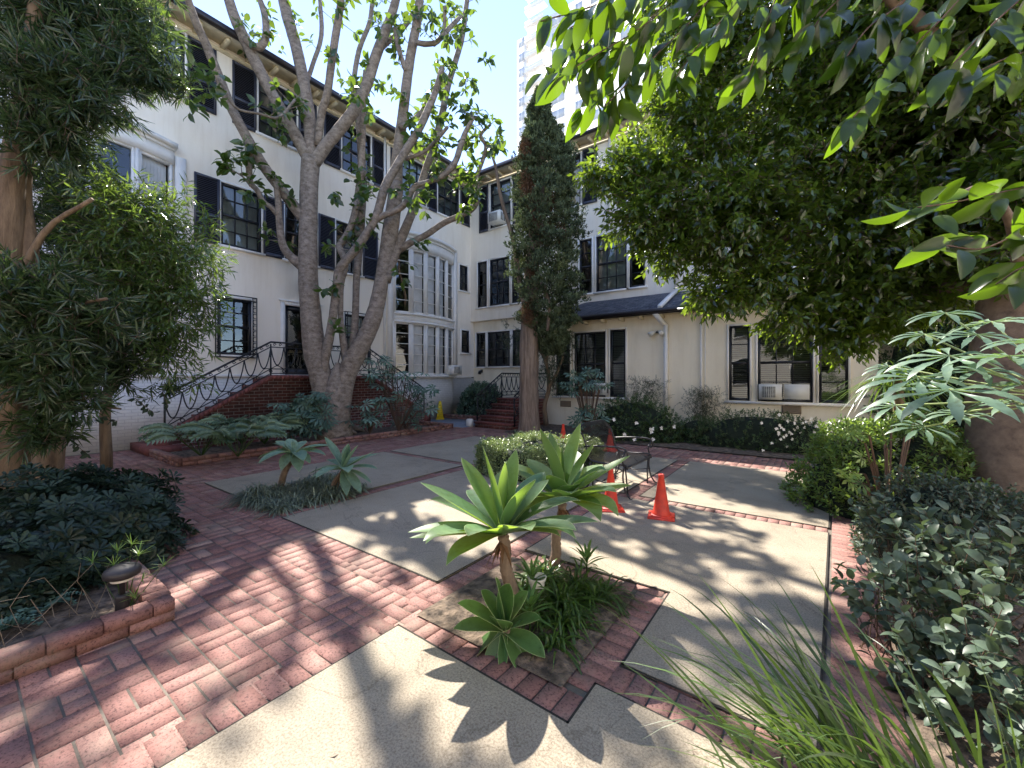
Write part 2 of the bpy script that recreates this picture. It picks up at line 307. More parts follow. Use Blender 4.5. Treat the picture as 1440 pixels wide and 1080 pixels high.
def arcs(lb,P,D,L,Wd,droop,seg=5,prof=None,tint=None,fold=.0,tw=1e-3):
    n=len(P); 
    if n==0: return
    P=np.asarray(P,float); D=nrm(np.asarray(D,float)); L=np.broadcast_to(L,(n,)); Wd=np.broadcast_to(Wd,(n,)); droop=np.broadcast_to(droop,(n,))
    X=nrm(np.cross(D,np.array([0,0,1.0])+tw*RN(n))); rows=[]
    for i in range(seg+1):
        t=i/seg; c=P+D*(L*t)[:,None]; c=c.copy(); c[:,2]-=droop*L*t*t
        w=(prof(t) if prof else (1-t**2.2))*.5
        rows+=[c-X*(Wd*w)[:,None],c+X*(Wd*w)[:,None]]
    out=np.stack(rows,1); fs=[(2*i,2*i+1,2*i+3,2*i+2) for i in range(seg)]
    lb.put(out,[q for f in fs for q in f],[4]*seg,R(n) if tint is None else np.broadcast_to(tint,(n,)))
def sticks(lb,A,B,r):
    A=np.asarray(A,float);B=np.asarray(B,float); n=len(A)
    if n==0: return
    D=nrm(B-A); X=nrm(np.cross(D,np.array([.2,.3,1.0]))); Y=np.cross(D,X); r=np.broadcast_to(r,(n,)); rows=[]
    for C,k in ((A,1.0),(B,.55)):
        for q in range(3):
            a=2*math.pi*q/3; rows.append(C+(X*math.cos(a)+Y*math.sin(a))*(r*k)[:,None])
    lb.put(np.stack(rows,1),[0,1,4,3,1,2,5,4,2,0,3,5],[4,4,4],R(n))
def shoots(lb,tw,P,Tn,slen,k,L,Wd,tm,spread=.9,down=.2,nup=1.0,tr=.0025):
    """leafy shoots: k leaves spiralling along a twig of length slen"""
    n=len(P); Tn=nrm(Tn); X=nrm(np.cross(Tn,RN(n))); Y=np.cross(Tn,X); slen=np.broadcast_to(slen,(n,)); ph=R(n)*6.28
    if tw is not None: sticks(tw,P,P+Tn*slen[:,None],tr)
    for j in range(k):
        t=(j+.6)/k; a=ph+j*2.4; rad=X*np.cos(a)[:,None]+Y*np.sin(a)[:,None]
        base=P+Tn*(slen*t)[:,None]; D=Tn*(.45+.5*t)+rad*spread+np.array([0,0,-down])+RN(n)*.15
        Nn=Tn*.4+np.array([0,0,nup])+RN(n)*.55
        s=(.75+.45*R(n)); inst(lb,base,D,Nn,L*s,Wd*s,tm)
ROOT={}
def link(o): COL.objects.link(o); return o
def thing(name,label,cat,loc=(0,0,0),group=None):
    o=link(bpy.data.objects.new(name,None)); o.location=loc; o.empty_display_size=.2; o['label']=label; o['category']=cat
    if group: o['group']=group
    ROOT[o]=np.array(loc,float); return o
def obj(name,src,mat,parent=None,smooth=False,label=None):
    v,l,z,t=src.data(); org=ROOT.get(parent,np.zeros(3)) if parent is not None else np.zeros(3)
    v=v-org
    me=bpy.data.meshes.new(name); me.vertices.add(len(v)); me.vertices.foreach_set('co',v.astype(np.float32).ravel())
    me.loops.add(len(l)); me.loops.foreach_set('vertex_index',l.astype(np.int32))
    me.polygons.add(len(z)); st=np.concatenate([[0],np.cumsum(z)[:-1]]); me.polygons.foreach_set('loop_start',st.astype(np.int32))
    try: me.polygons.foreach_set('loop_total',z.astype(np.int32))
    except Exception: pass
    me.update(calc_edges=True); me.validate()
    a=me.attributes.new('tint','FLOAT','POINT')
    if len(me.vertices)==len(t): a.data.foreach_set('value',t.astype(np.float32))
    if smooth: me.polygons.foreach_set('use_smooth',[True]*len(me.polygons))
    me.materials.append(M[mat]); o=link(bpy.data.objects.new(name,me))
    if parent is not None: o.parent=parent; ROOT[o]=org
    if label: o['label']=label
    return o
def solo(o,label,cat,group=None):
    o['label']=label; o['category']=cat
    if group: o['group']=group
    return o
def structure(name,src,mat,smooth=False):
    o=obj(name,src,mat,None,smooth); o['kind']='structure'; return o
class Fr:
    def __init__(s,o,u,n): s.o=np.array(o,float); s.u=np.array(u,float); s.nn=np.array(n,float)
    def p(s,u,z,n): return s.o+s.u*u+s.nn*n+np.array([0,0,z])
XL=-11.6; YR=13.0; YE=11.5
FL=Fr((XL,0,0),(0,1,0),(1,0,0)); FR=Fr((0,YR,0),(1,0,0),(0,-1,0)); FG=Fr((0,YR+.2,0),(1,0,0),(0,-1,0)); FE=Fr((0,YE,0),(1,0,0),(0,-1,0))
# ================================================================= GROUND
m=MB(); m.add([(-400,-400,-.05),(400,-400,-.05),(400,400,-.05),(-400,400,-.05)],[(0,1,2,3)]); structure('ground',m,'ground')
m=MB(); m.add([(XL,-3,-.006),(1.2,-3,-.006),(1.2,11.5,-.006),(XL,11.5,-.006)],[(0,1,2,3)]); structure('paving_base',m,'mortar')
def rx(Y): return .055+.04*(Y-3)        # right edge of the slabs leans a little
SL=[[(-7.0,2.17),(-5.78,2.17),(-5.78,3.25),(-4.82,3.25),(-4.82,5.2),(-7.0,5.2)],
    [(-7.0,5.38),(-4.72,5.38),(-4.72,8.0),(-7.0,8.0)],
    [(-4.58,2.12),(-2.22,2.12),(-2.22,5.0),(-4.58,5.0)],
    [(-4.58,5.03),(-1.97,5.18),(-1.97,7.85),(-4.58,7.85)],
    [(-1.75,5.18),(rx(5.18),5.18),(rx(7.85),7.85),(-1.75,7.85)],
    [(-2.0,2.97),(-.79,2.97),(-.79,2.08),(rx(2.08),2.06),(rx(5.0),5.0),(-2.0,5.0)],
    [(-2.01,-2.2),(rx(-2.2),-2.2),(rx(1.85),1.84),(-.845,1.86),(-.845,1.575),(-2.01,1.6)]]
def inpoly(x,y,P):
    c=False; j=len(P)-1
    for i in range(len(P)):
        if (P[i][1]>y)!=(P[j][1]>y) and x<(P[j][0]-P[i][0])*(y-P[i][1])/(P[j][1]-P[i][1])+P[i][0]: c=not c
        j=i
    return c
ms=MB(); mj=MB()
for P in SL:
    n=len(P); cx=sum(p[0] for p in P)/n; cy=sum(p[1] for p in P)/n
    ms.add([(x,y,.011) for x,y in P],[tuple(range(n))])
    ms.add([(x,y,z) for z in (-.03,.0108) for x,y in P],[(i,(i+1)%n,n+(i+1)%n,n+i) for i in range(n)])
    for i in range(n):                  # dark weathered joint round each slab
        a=np.array(P[i]); b=np.array(P[(i+1)%n]); d=(b-a)/np.linalg.norm(b-a); o=np.array([d[1],-d[0]])
        w=.011+random.random()*.006
        q=[a-d*w+o*w,b+d*w+o*w,b+d*w-o*.004,a-d*w-o*.004]; mj.add([(x,y,.0085) for x,y in q],[(0,1,2,3)])
structure('concrete_slab',ms,'concrete'); structure('joint',mj,'joint')
SOIL=[(-5.76,-4.84,2.2,3.22),(-2.01,-.97,1.74,2.78),(-10.5,-8.75,2.4,8.9),(-16,-3.35,-6,.72),(-6.9,1.6,9.1,11.5),(.36,5.5,-3,11.5),(-11.5,-8.9,11.05,13.1),(-4.3,-2.7,4.85,6.4)]
PAD=(-11.55,-8.55,9.2,11.0)
def insoil(x,y,e=0): return any(a-e<x<b+e and c-e<y<d+e for a,b,c,d in SOIL)
mb=MB()
def brick(cx,cy,lx,ly,t=None,rot=0,z=0,g=.004):
    hx,hy=lx/2-g,ly/2-g; a,b=random.uniform(-.006,.006),random.uniform(-.006,.006); zz=z+random.uniform(-.0012,.0012)
    c,s=math.cos(rot),math.sin(rot)
    def P(x,y,h): return (cx+c*x-s*y,cy+s*x+c*y,h+a*x+b*y)
    i=.0035
    vs=[P(-hx,-hy,zz-.008),P(hx,-hy,zz-.008),P(hx,hy,zz-.008),P(-hx,hy,zz-.008),P(-hx+i,-hy+i,zz),P(hx-i,-hy+i,zz),P(hx-i,hy-i,zz),P(-hx+i,hy-i,zz)]
    mb.add(vs,[(4,5,6,7),(0,1,5,4),(1,2,6,5),(2,3,7,6),(3,0,4,7)],min(1,max(0,random.gauss(.48,.17))) if t is None else t)
def row(a,b,ln,w=.102,z=.0):           # soldier course from a to b, brick length ln across
    a=np.array(a,float); b=np.array(b,float); L=np.linalg.norm(b-a); n=max(1,round(L/w)); d=(b-a)/L; rot=math.atan2(d[1],d[0])
    for i in range(n):
        c=a+d*L*(i+.5)/n; brick(c[0],c[1],L/n,ln,None,rot,z+.005)
STR=[((-2.10,1.8),(-2.10,5.05),.2),((-2.0,1.69),(-.84,1.66),.2),((-.91,1.8),(-.89,2.86),.2),((-2.0,2.84),(-1.02,2.84),.2),((-.82,1.96),(rx(2),1.95),.2),
     ((-4.7,2.15),(-4.65,5.2),.2),((-7.0,5.29),(-4.6,5.29),.16),((-2.2,5.09),(rx(5.1),5.09),.15),((-1.86,5.2),(-1.86,7.85),.19),
     ((.20+.04*-4,-2.2),(.20+.04*5,7.9),.27),((-7.1,2.06),(-2.0,2.01),.2),((-2.12,-2.2),(-2.12,1.6),.2)]
for a,b,l in STR: row(a,b,l)
def instrip(x,y):
    for a,b,l in STR:
        ax,ay=a; bx,by=b; d=np.array([bx-ax,by-ay]); L=np.linalg.norm(d); d/=L; q=np.array([x-ax,y-ay]); t=q@d; s=abs(q[0]*d[1]-q[1]*d[0])
        if -.02<t<L+.02 and s<l/2-.005: return True
    return False
def keep(x,y):
    if insoil(x,y) or instrip(x,y) or (PAD[0]<x<PAD[1] and PAD[2]<y<PAD[3]): return False
    return not any(inpoly(x,y,P) for P in SL)
cell=.206; ix0=int(XL/cell); 
for ix in range(ix0,6):
    for iy in range(-12,56):
        cx,cy=(ix+.5)*cell,(iy+.5)*cell+.0
        if cx<-11.5 or (cx>.1): continue
        if cy<.75 and not(-3.35<cx<-2.0): continue
        o=(ix+iy)%2
        for s in (-1,1):
            if o: x,y,lx,ly=cx,cy+s*cell/4,cell,cell/2
            else: x,y,lx,ly=cx+s*cell/4,cy,cell/2,cell
            if any(keep(x+a_*lx*.4,y+b_*ly*.4) for a_ in (-1,1) for b_ in (-1,1)) and not insoil(x,y,-.03):
                if random.random()<.18 and ly<lx: brick(x-cell/4,y,lx/2,ly); brick(x+cell/4,y,lx/2,ly)
                else: brick(x,y,lx,ly)
structure('brick_path',mb,'paver')
m=MB()
for a,b,c,d in SOIL:
    if d>11 and a>-7: z=.02
    else: z=.012
    nx=max(2,int((b-a)/(.07 if b-a<1.5 else .25))); ny=max(2,int((d-c)/(.07 if b-a<1.5 else .25)))
    vs=[(a+(b-a)*i/nx,c+(d-c)*j/ny,z+(0 if i in(0,nx) or j in(0,ny) else random.uniform(0,.035))) for j in range(ny+1) for i in range(nx+1)]
    m.add(vs,[(j*(nx+1)+i,j*(nx+1)+i+1,(j+1)*(nx+1)+i+1,(j+1)*(nx+1)+i) for j in range(ny) for i in range(nx)])
structure('soil',m,'soil')
m=MB(); m.box(*PAD,-.03,.012); structure('concrete_landing',m,'pad')
# ---- raised brick edging
def edging(name,label,segs,h=.13,w=.1,group='brick edgings round the planting beds'):
    global mb
    keepmb=mb; mb=MB(); t=thing(name,label,'edging',(segs[0][0][0],segs[0][0][1],0),group)
    lo=MB()
    for a,b in segs:
        a=np.array(a,float); b=np.array(b,float); L=np.linalg.norm(b-a); d=(b-a)/L; o=np.array([-d[1],d[0]]); n=max(1,round(L/.21))
        for lv,(z0,z1,off) in enumerate(((0,h*.48,.0),(h*.52,h,.006))):
            for i in range(n+(lv==1)):
                s0=max(0,(i-(.5 if lv==1 else 0))/n)*L+.004; s1=min(1,(i+1-(.5 if lv==1 else 0))/n)*L-.004
                if s1-s0<.03: continue
                j=random.uniform(-.004,.004); p0=a+d*s0; p1=a+d*s1; q=o*(w/2+off)+o*0
                cs=[p0-q+o*j,p1-q+o*j,p1+q+o*j,p0+q+o*j]; dz=random.uniform(-.003,.003)
                (mb if lv else lo).hexa([(x,y,z0) for x,y in cs]+[(x,y,z1+dz) for x,y in cs],min(1,max(0,random.gauss(.4,.2))))
        lo.hexa([tuple(p)+(0,) for p in (a-o*(w/2-.012),b-o*(w/2-.012),b+o*(w/2-.012),a+o*(w/2-.012))]+[tuple(p)+(h*.97,) for p in (a-o*(w/2-.012),b-o*(w/2-.012),b+o*(w/2-.012),a+o*(w/2-.012))],.0)
    obj('upper_course',mb,'paver',t); obj('lower_course',lo,'paver',t); mb=keepmb; return t
edging('brick_edging','two-course red brick edging at lower left, beside the path light',[((-3.26,-2.6),(-3.26,.84)),((-3.32,.79),(-4.3,.79))],.125,.11)
edging('brick_edging','low brick edging in front of the stair planting bed',[((-8.68,2.36),(-8.74,8.9)),((-10.5,2.34),(-8.66,2.34)),((-10.4,8.92),(-8.7,8.92))],.14,.1)
edging('brick_edging','low brick edging of the corner bed behind the yellow sign',[((-11.4,11.05),(-8.8,11.05))],.16,.1)
# ================================================================= BUILDING
B=thing('apartment_building','cream stucco apartment building with dark shutters and a slate-roofed low wing','building',(XL,YR,0))
def wallholes(m,fr,u0,u1,z0,z1,holes,dep=.14,n=0):
    us=sorted({u0,u1,*[h[0] for h in holes],*[h[1] for h in holes]}); zs=sorted({z0,z1,*[h[2] for h in holes],*[h[3] for h in holes]})
    for i in range(len(us)-1):
        for j in range(len(zs)-1):
            a,b,c,d=us[i],us[i+1],zs[j],zs[j+1]; mu,mz=(a+b)/2,(c+d)/2
            if mu<u0 or mu>u1 or mz<z0 or mz>z1: continue
            if any(h[0]<mu<h[1] and h[2]<mz<h[3] for h in holes): continue
            m.fquad(fr,a,b,c,d,n)
    for h in holes:
        a,b,c,d=h[:4]
        for q in ([(a,c),(a,d)],[(b,c),(b,d)],[(a,c),(b,c)],[(a,d),(b,d)]):
            (p,r),(s,t)=q; m.add([fr.p(p,r,n),fr.p(s,t,n),fr.p(s,t,n-dep),fr.p(p,r,n-dep)],[(0,1,2,3)])
def window(fr,u0,u1,z0,z1,cols,rows,n=-.02,frame='black',blind=None,trim=True,sill=True,glass='glass',label=None,parent=None,fw=.05,mid=True):
    par=parent or B; m=MB(); w=u1-u0; hh=z1-z0
    m.fbox(fr,u0,u0+fw,z0,z1,n-.06,n+.02); m.fbox(fr,u1-fw,u1,z0,z1,n-.06,n+.02)
    m.fbox(fr,u0+fw,u1-fw,z1-fw,z1,n-.06,n+.02); m.fbox(fr,u0+fw,u1-fw,z0,z0+fw*1.3,n-.06,n+.02)
    zm=(z0+z1)/2
    if mid: m.fbox(fr,u0+fw,u1-fw,zm-.028,zm+.028,n-.05,n+.015)
    a,b=u0+fw,u1-fw
    for i in range(1,cols):
        u=a+(b-a)*i/cols; m.fbox(fr,u-.011,u+.011,z0+fw,z1-fw,n-.04,n+.006)
    for j in range(1,rows):
        z=z0+hh*j/rows
        if mid and abs(z-zm)<.05: continue
        m.fbox(fr,a,b,z-.011,z+.011,n-.04,n+.004)
    f=obj('window',m,frame,par,label=label)
    g=MB(); g.fquad(fr,a,b,z0+fw,z1-fw,n-.03); obj('pane',g,glass,f)
    if blind=='curtain':
        g=MB(); k=24; vs=[]
        for z in (z0+.02,z1-.02):
            for i in range(k+1): vs.append(fr.p(a+(b-a)*i/k,z,n-.12+.012*math.sin(i*2.1)))
        g.add(vs,[(i,i+1,k+2+i,k+1+i) for i in range(k)]); obj('curtain',g,'curtain',f)
    elif blind=='blind':
        g=MB(); k=int(hh*.96/.05)
        for i in range(k):
            z=z1-.06-i*.05; g.add([fr.p(a,z,n-.10),fr.p(b,z,n-.10),fr.p(b,z-.038,n-.125),fr.p(a,z-.038,n-.125)],[(0,1,2,3)])
        obj('blind',g,'blind',f)
    if trim:
        t=MB(); q=.045
        t.fbox(fr,u0-q,u0,z0,z1+q,-.02,.03); t.fbox(fr,u1,u1+q,z0,z1+q,-.02,.03); t.fbox(fr,u0,u1,z1,z1+q,-.02,.028); obj('casing',t,'white',f)
    if sill:
        t=MB(); t.fbox(fr,u0-.08,u1+.08,z0-.055,z0,-.08,.075); obj('sill',t,'white',f)
    return f
def shutter(fr,u0,u1,z0,z1):
    m=MB(); q=.05; n0,n1=.012,.05
    m.fbox(fr,u0,u0+q,z0,z1,n0,n1); m.fbox(fr,u1-q,u1,z0,z1,n0,n1); zm=z0+(z1-z0)*.42
    for a,b in ((z0,z0+.09),(zm-.035,zm+.035),(z1-.06,z1)): m.fbox(fr,u0+q,u1-q,a,b,n0,n1)
    for a,b in ((z0+.09,zm-.035),(zm+.035,z1-.06)):
        k=max(1,int((b-a)/.042)); h=(b-a)/k
        for i in range(k):
            z=a+h*i; m.add([fr.p(u0+q,z,n1-.002),fr.p(u1-q,z,n1-.002),fr.p(u1-q,z+h*.62,n0+.012),fr.p(u0+q,z+h*.62,n0+.012)],[(0,1,2,3)])
    sh=obj('shutter',m,'navy',B); g=MB(); g.fquad(fr,u0+q,u1-q,z0+.05,z1-.05,n0+.001); obj('slat_gap_shade',g,'dark',sh)  # near-black sheet: shade between the slats is put into its colour
H2=(4.75,6.28); H3=(7.87,9.36)
wl2=[(3.92,4.83),(5.42,6.31),(6.91,7.78)]; wl3=[(-1.0,0.1),(2.35,3.21),(4.76,5.74),(7.11,8.12),(9.37,10.5),(11.1,12.28)]
low1=[(3.84,4.60,2.08,3.48),(5.42,6.28,1.55,3.5),(7.2,7.95,2.08,3.48)]
smallw=[(12.31,12.8,5.1,6.15),(12.42,12.9,2.55,3.48)]
holesL=[(a,b,*H2) for a,b in wl2]+[(a,b,*H3) for a,b in wl3]+low1+smallw
BAY=[(9.0,11.9,3.75,6.05),(9.0,11.9,1.62,3.45),(.3,3.0,3.9,6.3)]
m=MB(); wallholes(m,FL,-6,YR+.2,1.55,9.75,holesL+BAY); m.fbox(FL,-6,YR+.2,9.6,9.75,-.3,-.001)
obj('wall',m,'stucco',B,label='long cream stucco wall of the left wing')
m=MB(); m.fbox(FL,-6,YR+.2,0,1.52,-.2,.025); obj('brick_base',m,'wbrick_yz',B,label='white painted brick base of the left wing')
m=MB(); m.fbox(FL,-6,9.0,1.52,1.60,-.1,.05); m.fbox(FL,11.9,YR,1.52,1.58,-.1,.04); obj('ledge',m,'white',B)
for a,b in wl2: window(FL,a,b,*H2,3,4,label=None,blind='curtain' if a<4 else None)
for i,(a,b) in enumerate(wl3): window(FL,a,b,*H3,3,4,blind=[None,'curtain','blind',None,'curtain','blind'][i])
for a,b in ((3.38,3.89),(4.88,5.38),(6.36,6.86),(7.83,8.38)): shutter(FL,a,b,4.72,6.3)
for a,b in ((1.78,2.28),(3.26,3.82),(4.16,4.70),(5.79,6.3),(6.53,7.06),(8.18,8.72),(8.9,9.32),(10.56,11.03),(12.35,12.9)): shutter(FL,a,b,7.83,9.38)
for a,b,c,d in smallw: window(FL,a,b,c,d,1,3,mid=False)
# ground floor: grilled windows and door
for i in (0,2):
    a,b,c,d=low1[i]; f=window(FL,a,b,c,d,2,4,blind='curtain' if i else None,trim=True)
    g=MB(); n=.14; A,Bq,Cq,Dq=a-.07,b+.07,c-.06,d+.06
    for u in (A,A+.09,Bq-.09,Bq): g.tube([FL.p(u,Cq,n),FL.p(u,Dq,n)],.014,5)
    for z in (Cq,Cq+.09,Dq-.09,Dq): g.tube([FL.p(A,z,n),FL.p(Bq,z,n)],.014,5)
    for u in (A,Bq):
        for z in (Cq,Dq): g.tube([FL.p(u,z,0),FL.p(u,z,n)],.008,5)
    k=9
    for j in range(k):
        z=Cq+.09+(Dq-Cq-.18)*(j+.5)/k
        for uc,s in ((A+.045,1),(Bq-.045,-1)):
            g.tube([FL.p(uc+s*(.04*math.cos(t)),z+.06*math.sin(t),n) for t in np.linspace(-2.2,2.2,8)],.009,4)
    obj('window_grille',g,'iron',B,label='black wrought iron grille over a ground-floor window')
m=MB(); a,b,c,d=low1[1]
m.fbox(FL,a,a+.1,c,d,-.1,-.03); m.fbox(FL,b-.1,b,c,d,-.1,-.03); m.fbox(FL,a+.1,b-.1,d-.13,d,-.1,-.03); m.fbox(FL,a+.1,b-.1,c,c+.22,-.1,-.03)
D=obj('door',m,'black',B,label='black glazed door on the brick landing')
g=MB(); g.fquad(FL,a+.1,b-.1,c+.22,d-.13,-.06); obj('pane',g,'glass',D)
g=MB(); g.tube([FL.p(a+.06,c+.95,-.02),FL.p(a+.06,c+1.1,-.02)],.015,6); obj('handle',g,'bronze',D)
g=MB(); g.fbox(FL,a-.11,a,c,d+.1,-.02,.04); g.fbox(FL,b,b+.11,c,d+.1,-.02,.04); g.fbox(FL,a,b,d,d+.1,-.02,.045); g.fbox(FL,a-.16,b+.16,d+.1,d+.14,-.02,.07); g.fbox(FL,a,b,c-.04,c,-.1,.1); obj('casing',g,'white',D)
# bow bays
def bay(u0,u1,zw,bul,base,parts):
    uc=(u0+u1)/2; hw=(u1-u0)/2
    def bn(u,e=0): return .1+e+bul*(1-((u-uc)/hw)**2)
    def band(m,z0,z1,e):
        k=20; us=np.linspace(u0-(.04 if e>.05 else 0),u1+(.04 if e>.05 else 0),k+1); vs=[]
        for u in us:
            uu=min(max(u,u0),u1)
            for z,n in ((z0,bn(uu,e)),(z1,bn(uu,e)),(z0,0),(z1,0)): vs.append(FL.p(u,z,n))
        fs=[]
        for i in range(k):
            q=4*i; fs+=[(q,q+4,q+5,q+1),(q,q+2,q+6,q+4),(q+1,q+5,q+7,q+3)]
        fs+=[(0,1,3,2),(4*k,4*k+2,4*k+3,4*k+1)]; m.add(vs,fs)
    by=None
    for z0,z1,e in parts:
        m=MB(); band(m,z0,z1,e)
        if by is None: by=obj('bay_window',m,'white',B,label='white curved bay window')
        else: obj('moulding' if z1-z0<.2 else 'panel',m,'white',by)
    if base:
        mm=MB(); band(mm,0,base,-.03); obj('brick_base',mm,'wbrick_yz',by)
    return bn,by
def baywins(bn,by,u0,u1,z0,z1,k,rows,dark):
    us=np.linspace(u0,u1,k+1)
    for i in range(k):
        a=FL.p(us[i],0,bn(us[i],-.06)); b=FL.p(us[i+1],0,bn(us[i+1],-.06)); L=np.linalg.norm(b-a); u=(b-a)/L; n=np.array([u[1],-u[0],0])
        fr=Fr(a,u,n); isd=i in dark
        window(fr,.035,L-.035,z0,z1,1,rows,n=0,frame='white',blind=None if isd else 'curtain',trim=False,sill=False,glass='glass' if isd else 'glass2',parent=B,fw=.05,mid=False,label='bay casement with white glazing bars')
        pm=MB(); pm.fbox(fr,-.03,.03,z0,z1,-.08,.045); obj('mullion',pm,'white',by)
bn,by=bay(9.0,11.9,0,.36,1.55,[(1.53,1.62,.05),(3.43,3.5,.03),(3.5,3.72,-.01),(3.70,3.77,.05),(6.03,6.4,-.005),(6.4,6.5,.03),(6.5,6.62,.1)])
baywins(bn,by,9.0,11.9,1.62,3.43,5,5,(0,)); baywins(bn,by,9.0,11.9,3.77,6.03,5,5,(0,4))
m=MB()
for z0,z1 in ((1.6,3.5),(3.8,6.1)):
    m.fbox(FL,9.0,11.9,z0,z1,-.32,-.3)
bn2,by2=bay(.3,3.0,0,.3,0,[(3.7,3.9,.0),(6.28,6.55,-.005),(6.55,6.62,.03),(6.62,6.72,.1)])
baywins(bn2,by2,.3,3.0,3.9,6.28,4,3,(1,2))
m=MB()
for u,a,b in ((8.78,1.6,6.62),(11.92,1.6,6.62),(3.02,3.7,6.5)): m=MB(); m.fbox(FL,u,u+.2,a,b,-.02,.07); obj('pilaster',m,'white',B)
m=MB(); m.fbox(FL,8.6,8.66,.1,9.6,.02,.08); obj('downspout',m,'white',B)
# right wing
R2=(4.42,6.3); R3=(7.55,9.36)
wr2=[(-11.2,-10.7,1),(-10.55,-9.56,3),(-9.44,-8.95,1),(-6.53,-6.06,1),(-5.9,-4.83,3),(-4.74,-4.24,1),(-1.2,-.2,3),(1.2,2.2,3)]
wr3=[(-10.52,-9.5,2),(-7.55,-6.48,2),(-2.5,-1.5,2)]
m=MB(); wallholes(m,FR,XL,6,3.88,9.75,[(a,b,*R2) for a,b,_ in wr2]+[(a,b,*R3) for a,b,_ in wr3])
m.add([FR.p(XL,3.88,0),FR.p(-6.9,3.88,0),FR.p(-6.9,3.88,-.2),FR.p(XL,3.88,-.2)],[(0,1,2,3)]); obj('wall',m,'stucco',B,label='upper cream stucco wall of the right wing')
wg=[(-11.45,-10.94,1),(-10.83,-9.68,3),(-9.56,-8.98,1)]
m=MB(); wallholes(m,FG,XL,-6.9,0,3.9,[(a,b,1.98,3.4) for a,b,_ in wg]); obj('wall',m,'stucco2',B,label='recessed ground-floor wall in the corner')
for i,(a,b,c) in enumerate(wr2): window(FR,a,b,*R2,c,4,blind='curtain' if i in(4,) else None,sill=True)
for i,(a,b,c) in enumerate(wr3): window(FR,a,b,*R3,c,4,blind=['curtain',None,'blind'][i])
for a,b in ((-11.1,-10.63),(-9.38,-8.9),(-6.4,-5.86),(-8.15,-7.65)): shutter(FR,a,b,7.5,9.4)
for a,b,c in wg: window(FG,a,b,1.98,3.4,c,4)
# low wing
we=[(-6.6,-6.1,.95,2.9,1),(-5.95,-4.92,.95,2.9,3),(-4.78,-4.31,.95,2.92,1),(-1.65,-1.2,.95,2.8,1),(-1.03,.04,.95,2.8,3),(.15,.66,.95,2.8,1)]
m=MB(); wallholes(m,FE,-7.0,1.15,0,3.3,[w[:4] for w in we]); m.add([(-7.0,YE,0),(-7.0,YR+.2,0),(-7.0,YR+.2,3.9),(-7.0,YE,3.3)],[(0,1,2,3)]); m.add([(1.15,YE,0),(1.15,YR+6,0),(1.15,YR+6,3.9),(1.15,YE,3.3)],[(0,1,2,3)])
obj('wall',m,'stucco2',B,label='low wing wall of yellowish cream stucco')
for i,(a,b,c,d,k) in enumerate(we): window(FE,a,b,c,d,k,4,blind='blind',sill=False)
m=MB(); m.fbox(FE,-6.7,-4.2,.88,.94,-.05,.08); m.fbox(FE,-1.75,.78,.88,.94,-.05,.08); obj('sill',m,'white',B)
m=MB()
ey,ez=YE-.42,3.34
pts=[(-7.35,ey,ez),(1.5,ey,ez),(1.5,YR-.002,4.12),(-6.3,YR-.002,4.12)]
m.add(pts+[(x,y,z-.05) for x,y,z in pts],[(0,1,2,3),(0,4,5,1),(4,7,6,5),(3,7,4,0)]); m.add([(-7.35,ey,ez),(-6.3,YR,4.12),(-7.35,YR,3.5)],[(0,1,2)])
obj('roof',m,'shingle',B,label='blue-grey shingle roof of the low wing')
m=MB(); m.tube([(-7.4,ey-.06,ez-.05),(1.5,ey-.06,ez-.05)],.065,8); m.fbox(FE,-7.4,1.5,ez-.13,ez-.02,.36,.42); obj('gutter',m,'gutter',B)
m=MB(); u=-7.2
while u<1.4: m.fbox(FE,u,u+.07,ez-.2,ez-.11,-.01,.36); u+=.56
m.fbox(FE,-7.35,1.45,ez-.105,ez-.08,-.01,.36); obj('rafter',m,'beam',B)
m=MB(); m.fbox(FE,-3.22,-3.12,.1,2.95,.015,.095); m.hexa([(-3.27,YE-.015,2.93),(-3.12,YE-.015,2.93),(-3.12,YE-.095,2.93),(-3.27,YE-.095,2.93),(-3.4,ey-.0,ez-.14),(-3.25,ey,ez-.14),(-3.25,ey-.09,ez-.14),(-3.4,ey-.09,ez-.14)])
m.fbox(FE,-2.31,-2.26,.3,3.1,.005,.05); m.fbox(FE,-2.2,-2.18,.3,3.1,.005,.03)
m.hexa([(-3.3,ey+.05,ez+.03),(-3.18,ey+.05,ez+.03),(-3.18,YR-.01,4.17),(-3.3,YR-.01,4.17),(-3.3,ey+.05,ez+.11),(-3.18,ey+.05,ez+.11),(-3.18,YR-.01,4.25),(-3.3,YR-.01,4.25)])
m.fbox(FR,-3.32,-3.22,4.15,9.5,.0,.09); m.fbox(FR,-5.45,-5.37,6.7,9.5,.0,.07); obj('downspout',m,'white',B)
# vents
for fr,u,z in ((FE,-6.45,.6),(FE,-.55,.68)):
    m=MB(); m.fbox(fr,u,u+.38,z,z+.19,0,.012)
    for i in range(4): m.add([fr.p(u+.03,z+.025+i*.042,.035),fr.p(u+.35,z+.025+i*.042,.035),fr.p(u+.35,z+.06+i*.042,.013),fr.p(u+.03,z+.06+i*.042,.013)],[(0,1,2,3)])
    obj('vent',m,'vent',B)
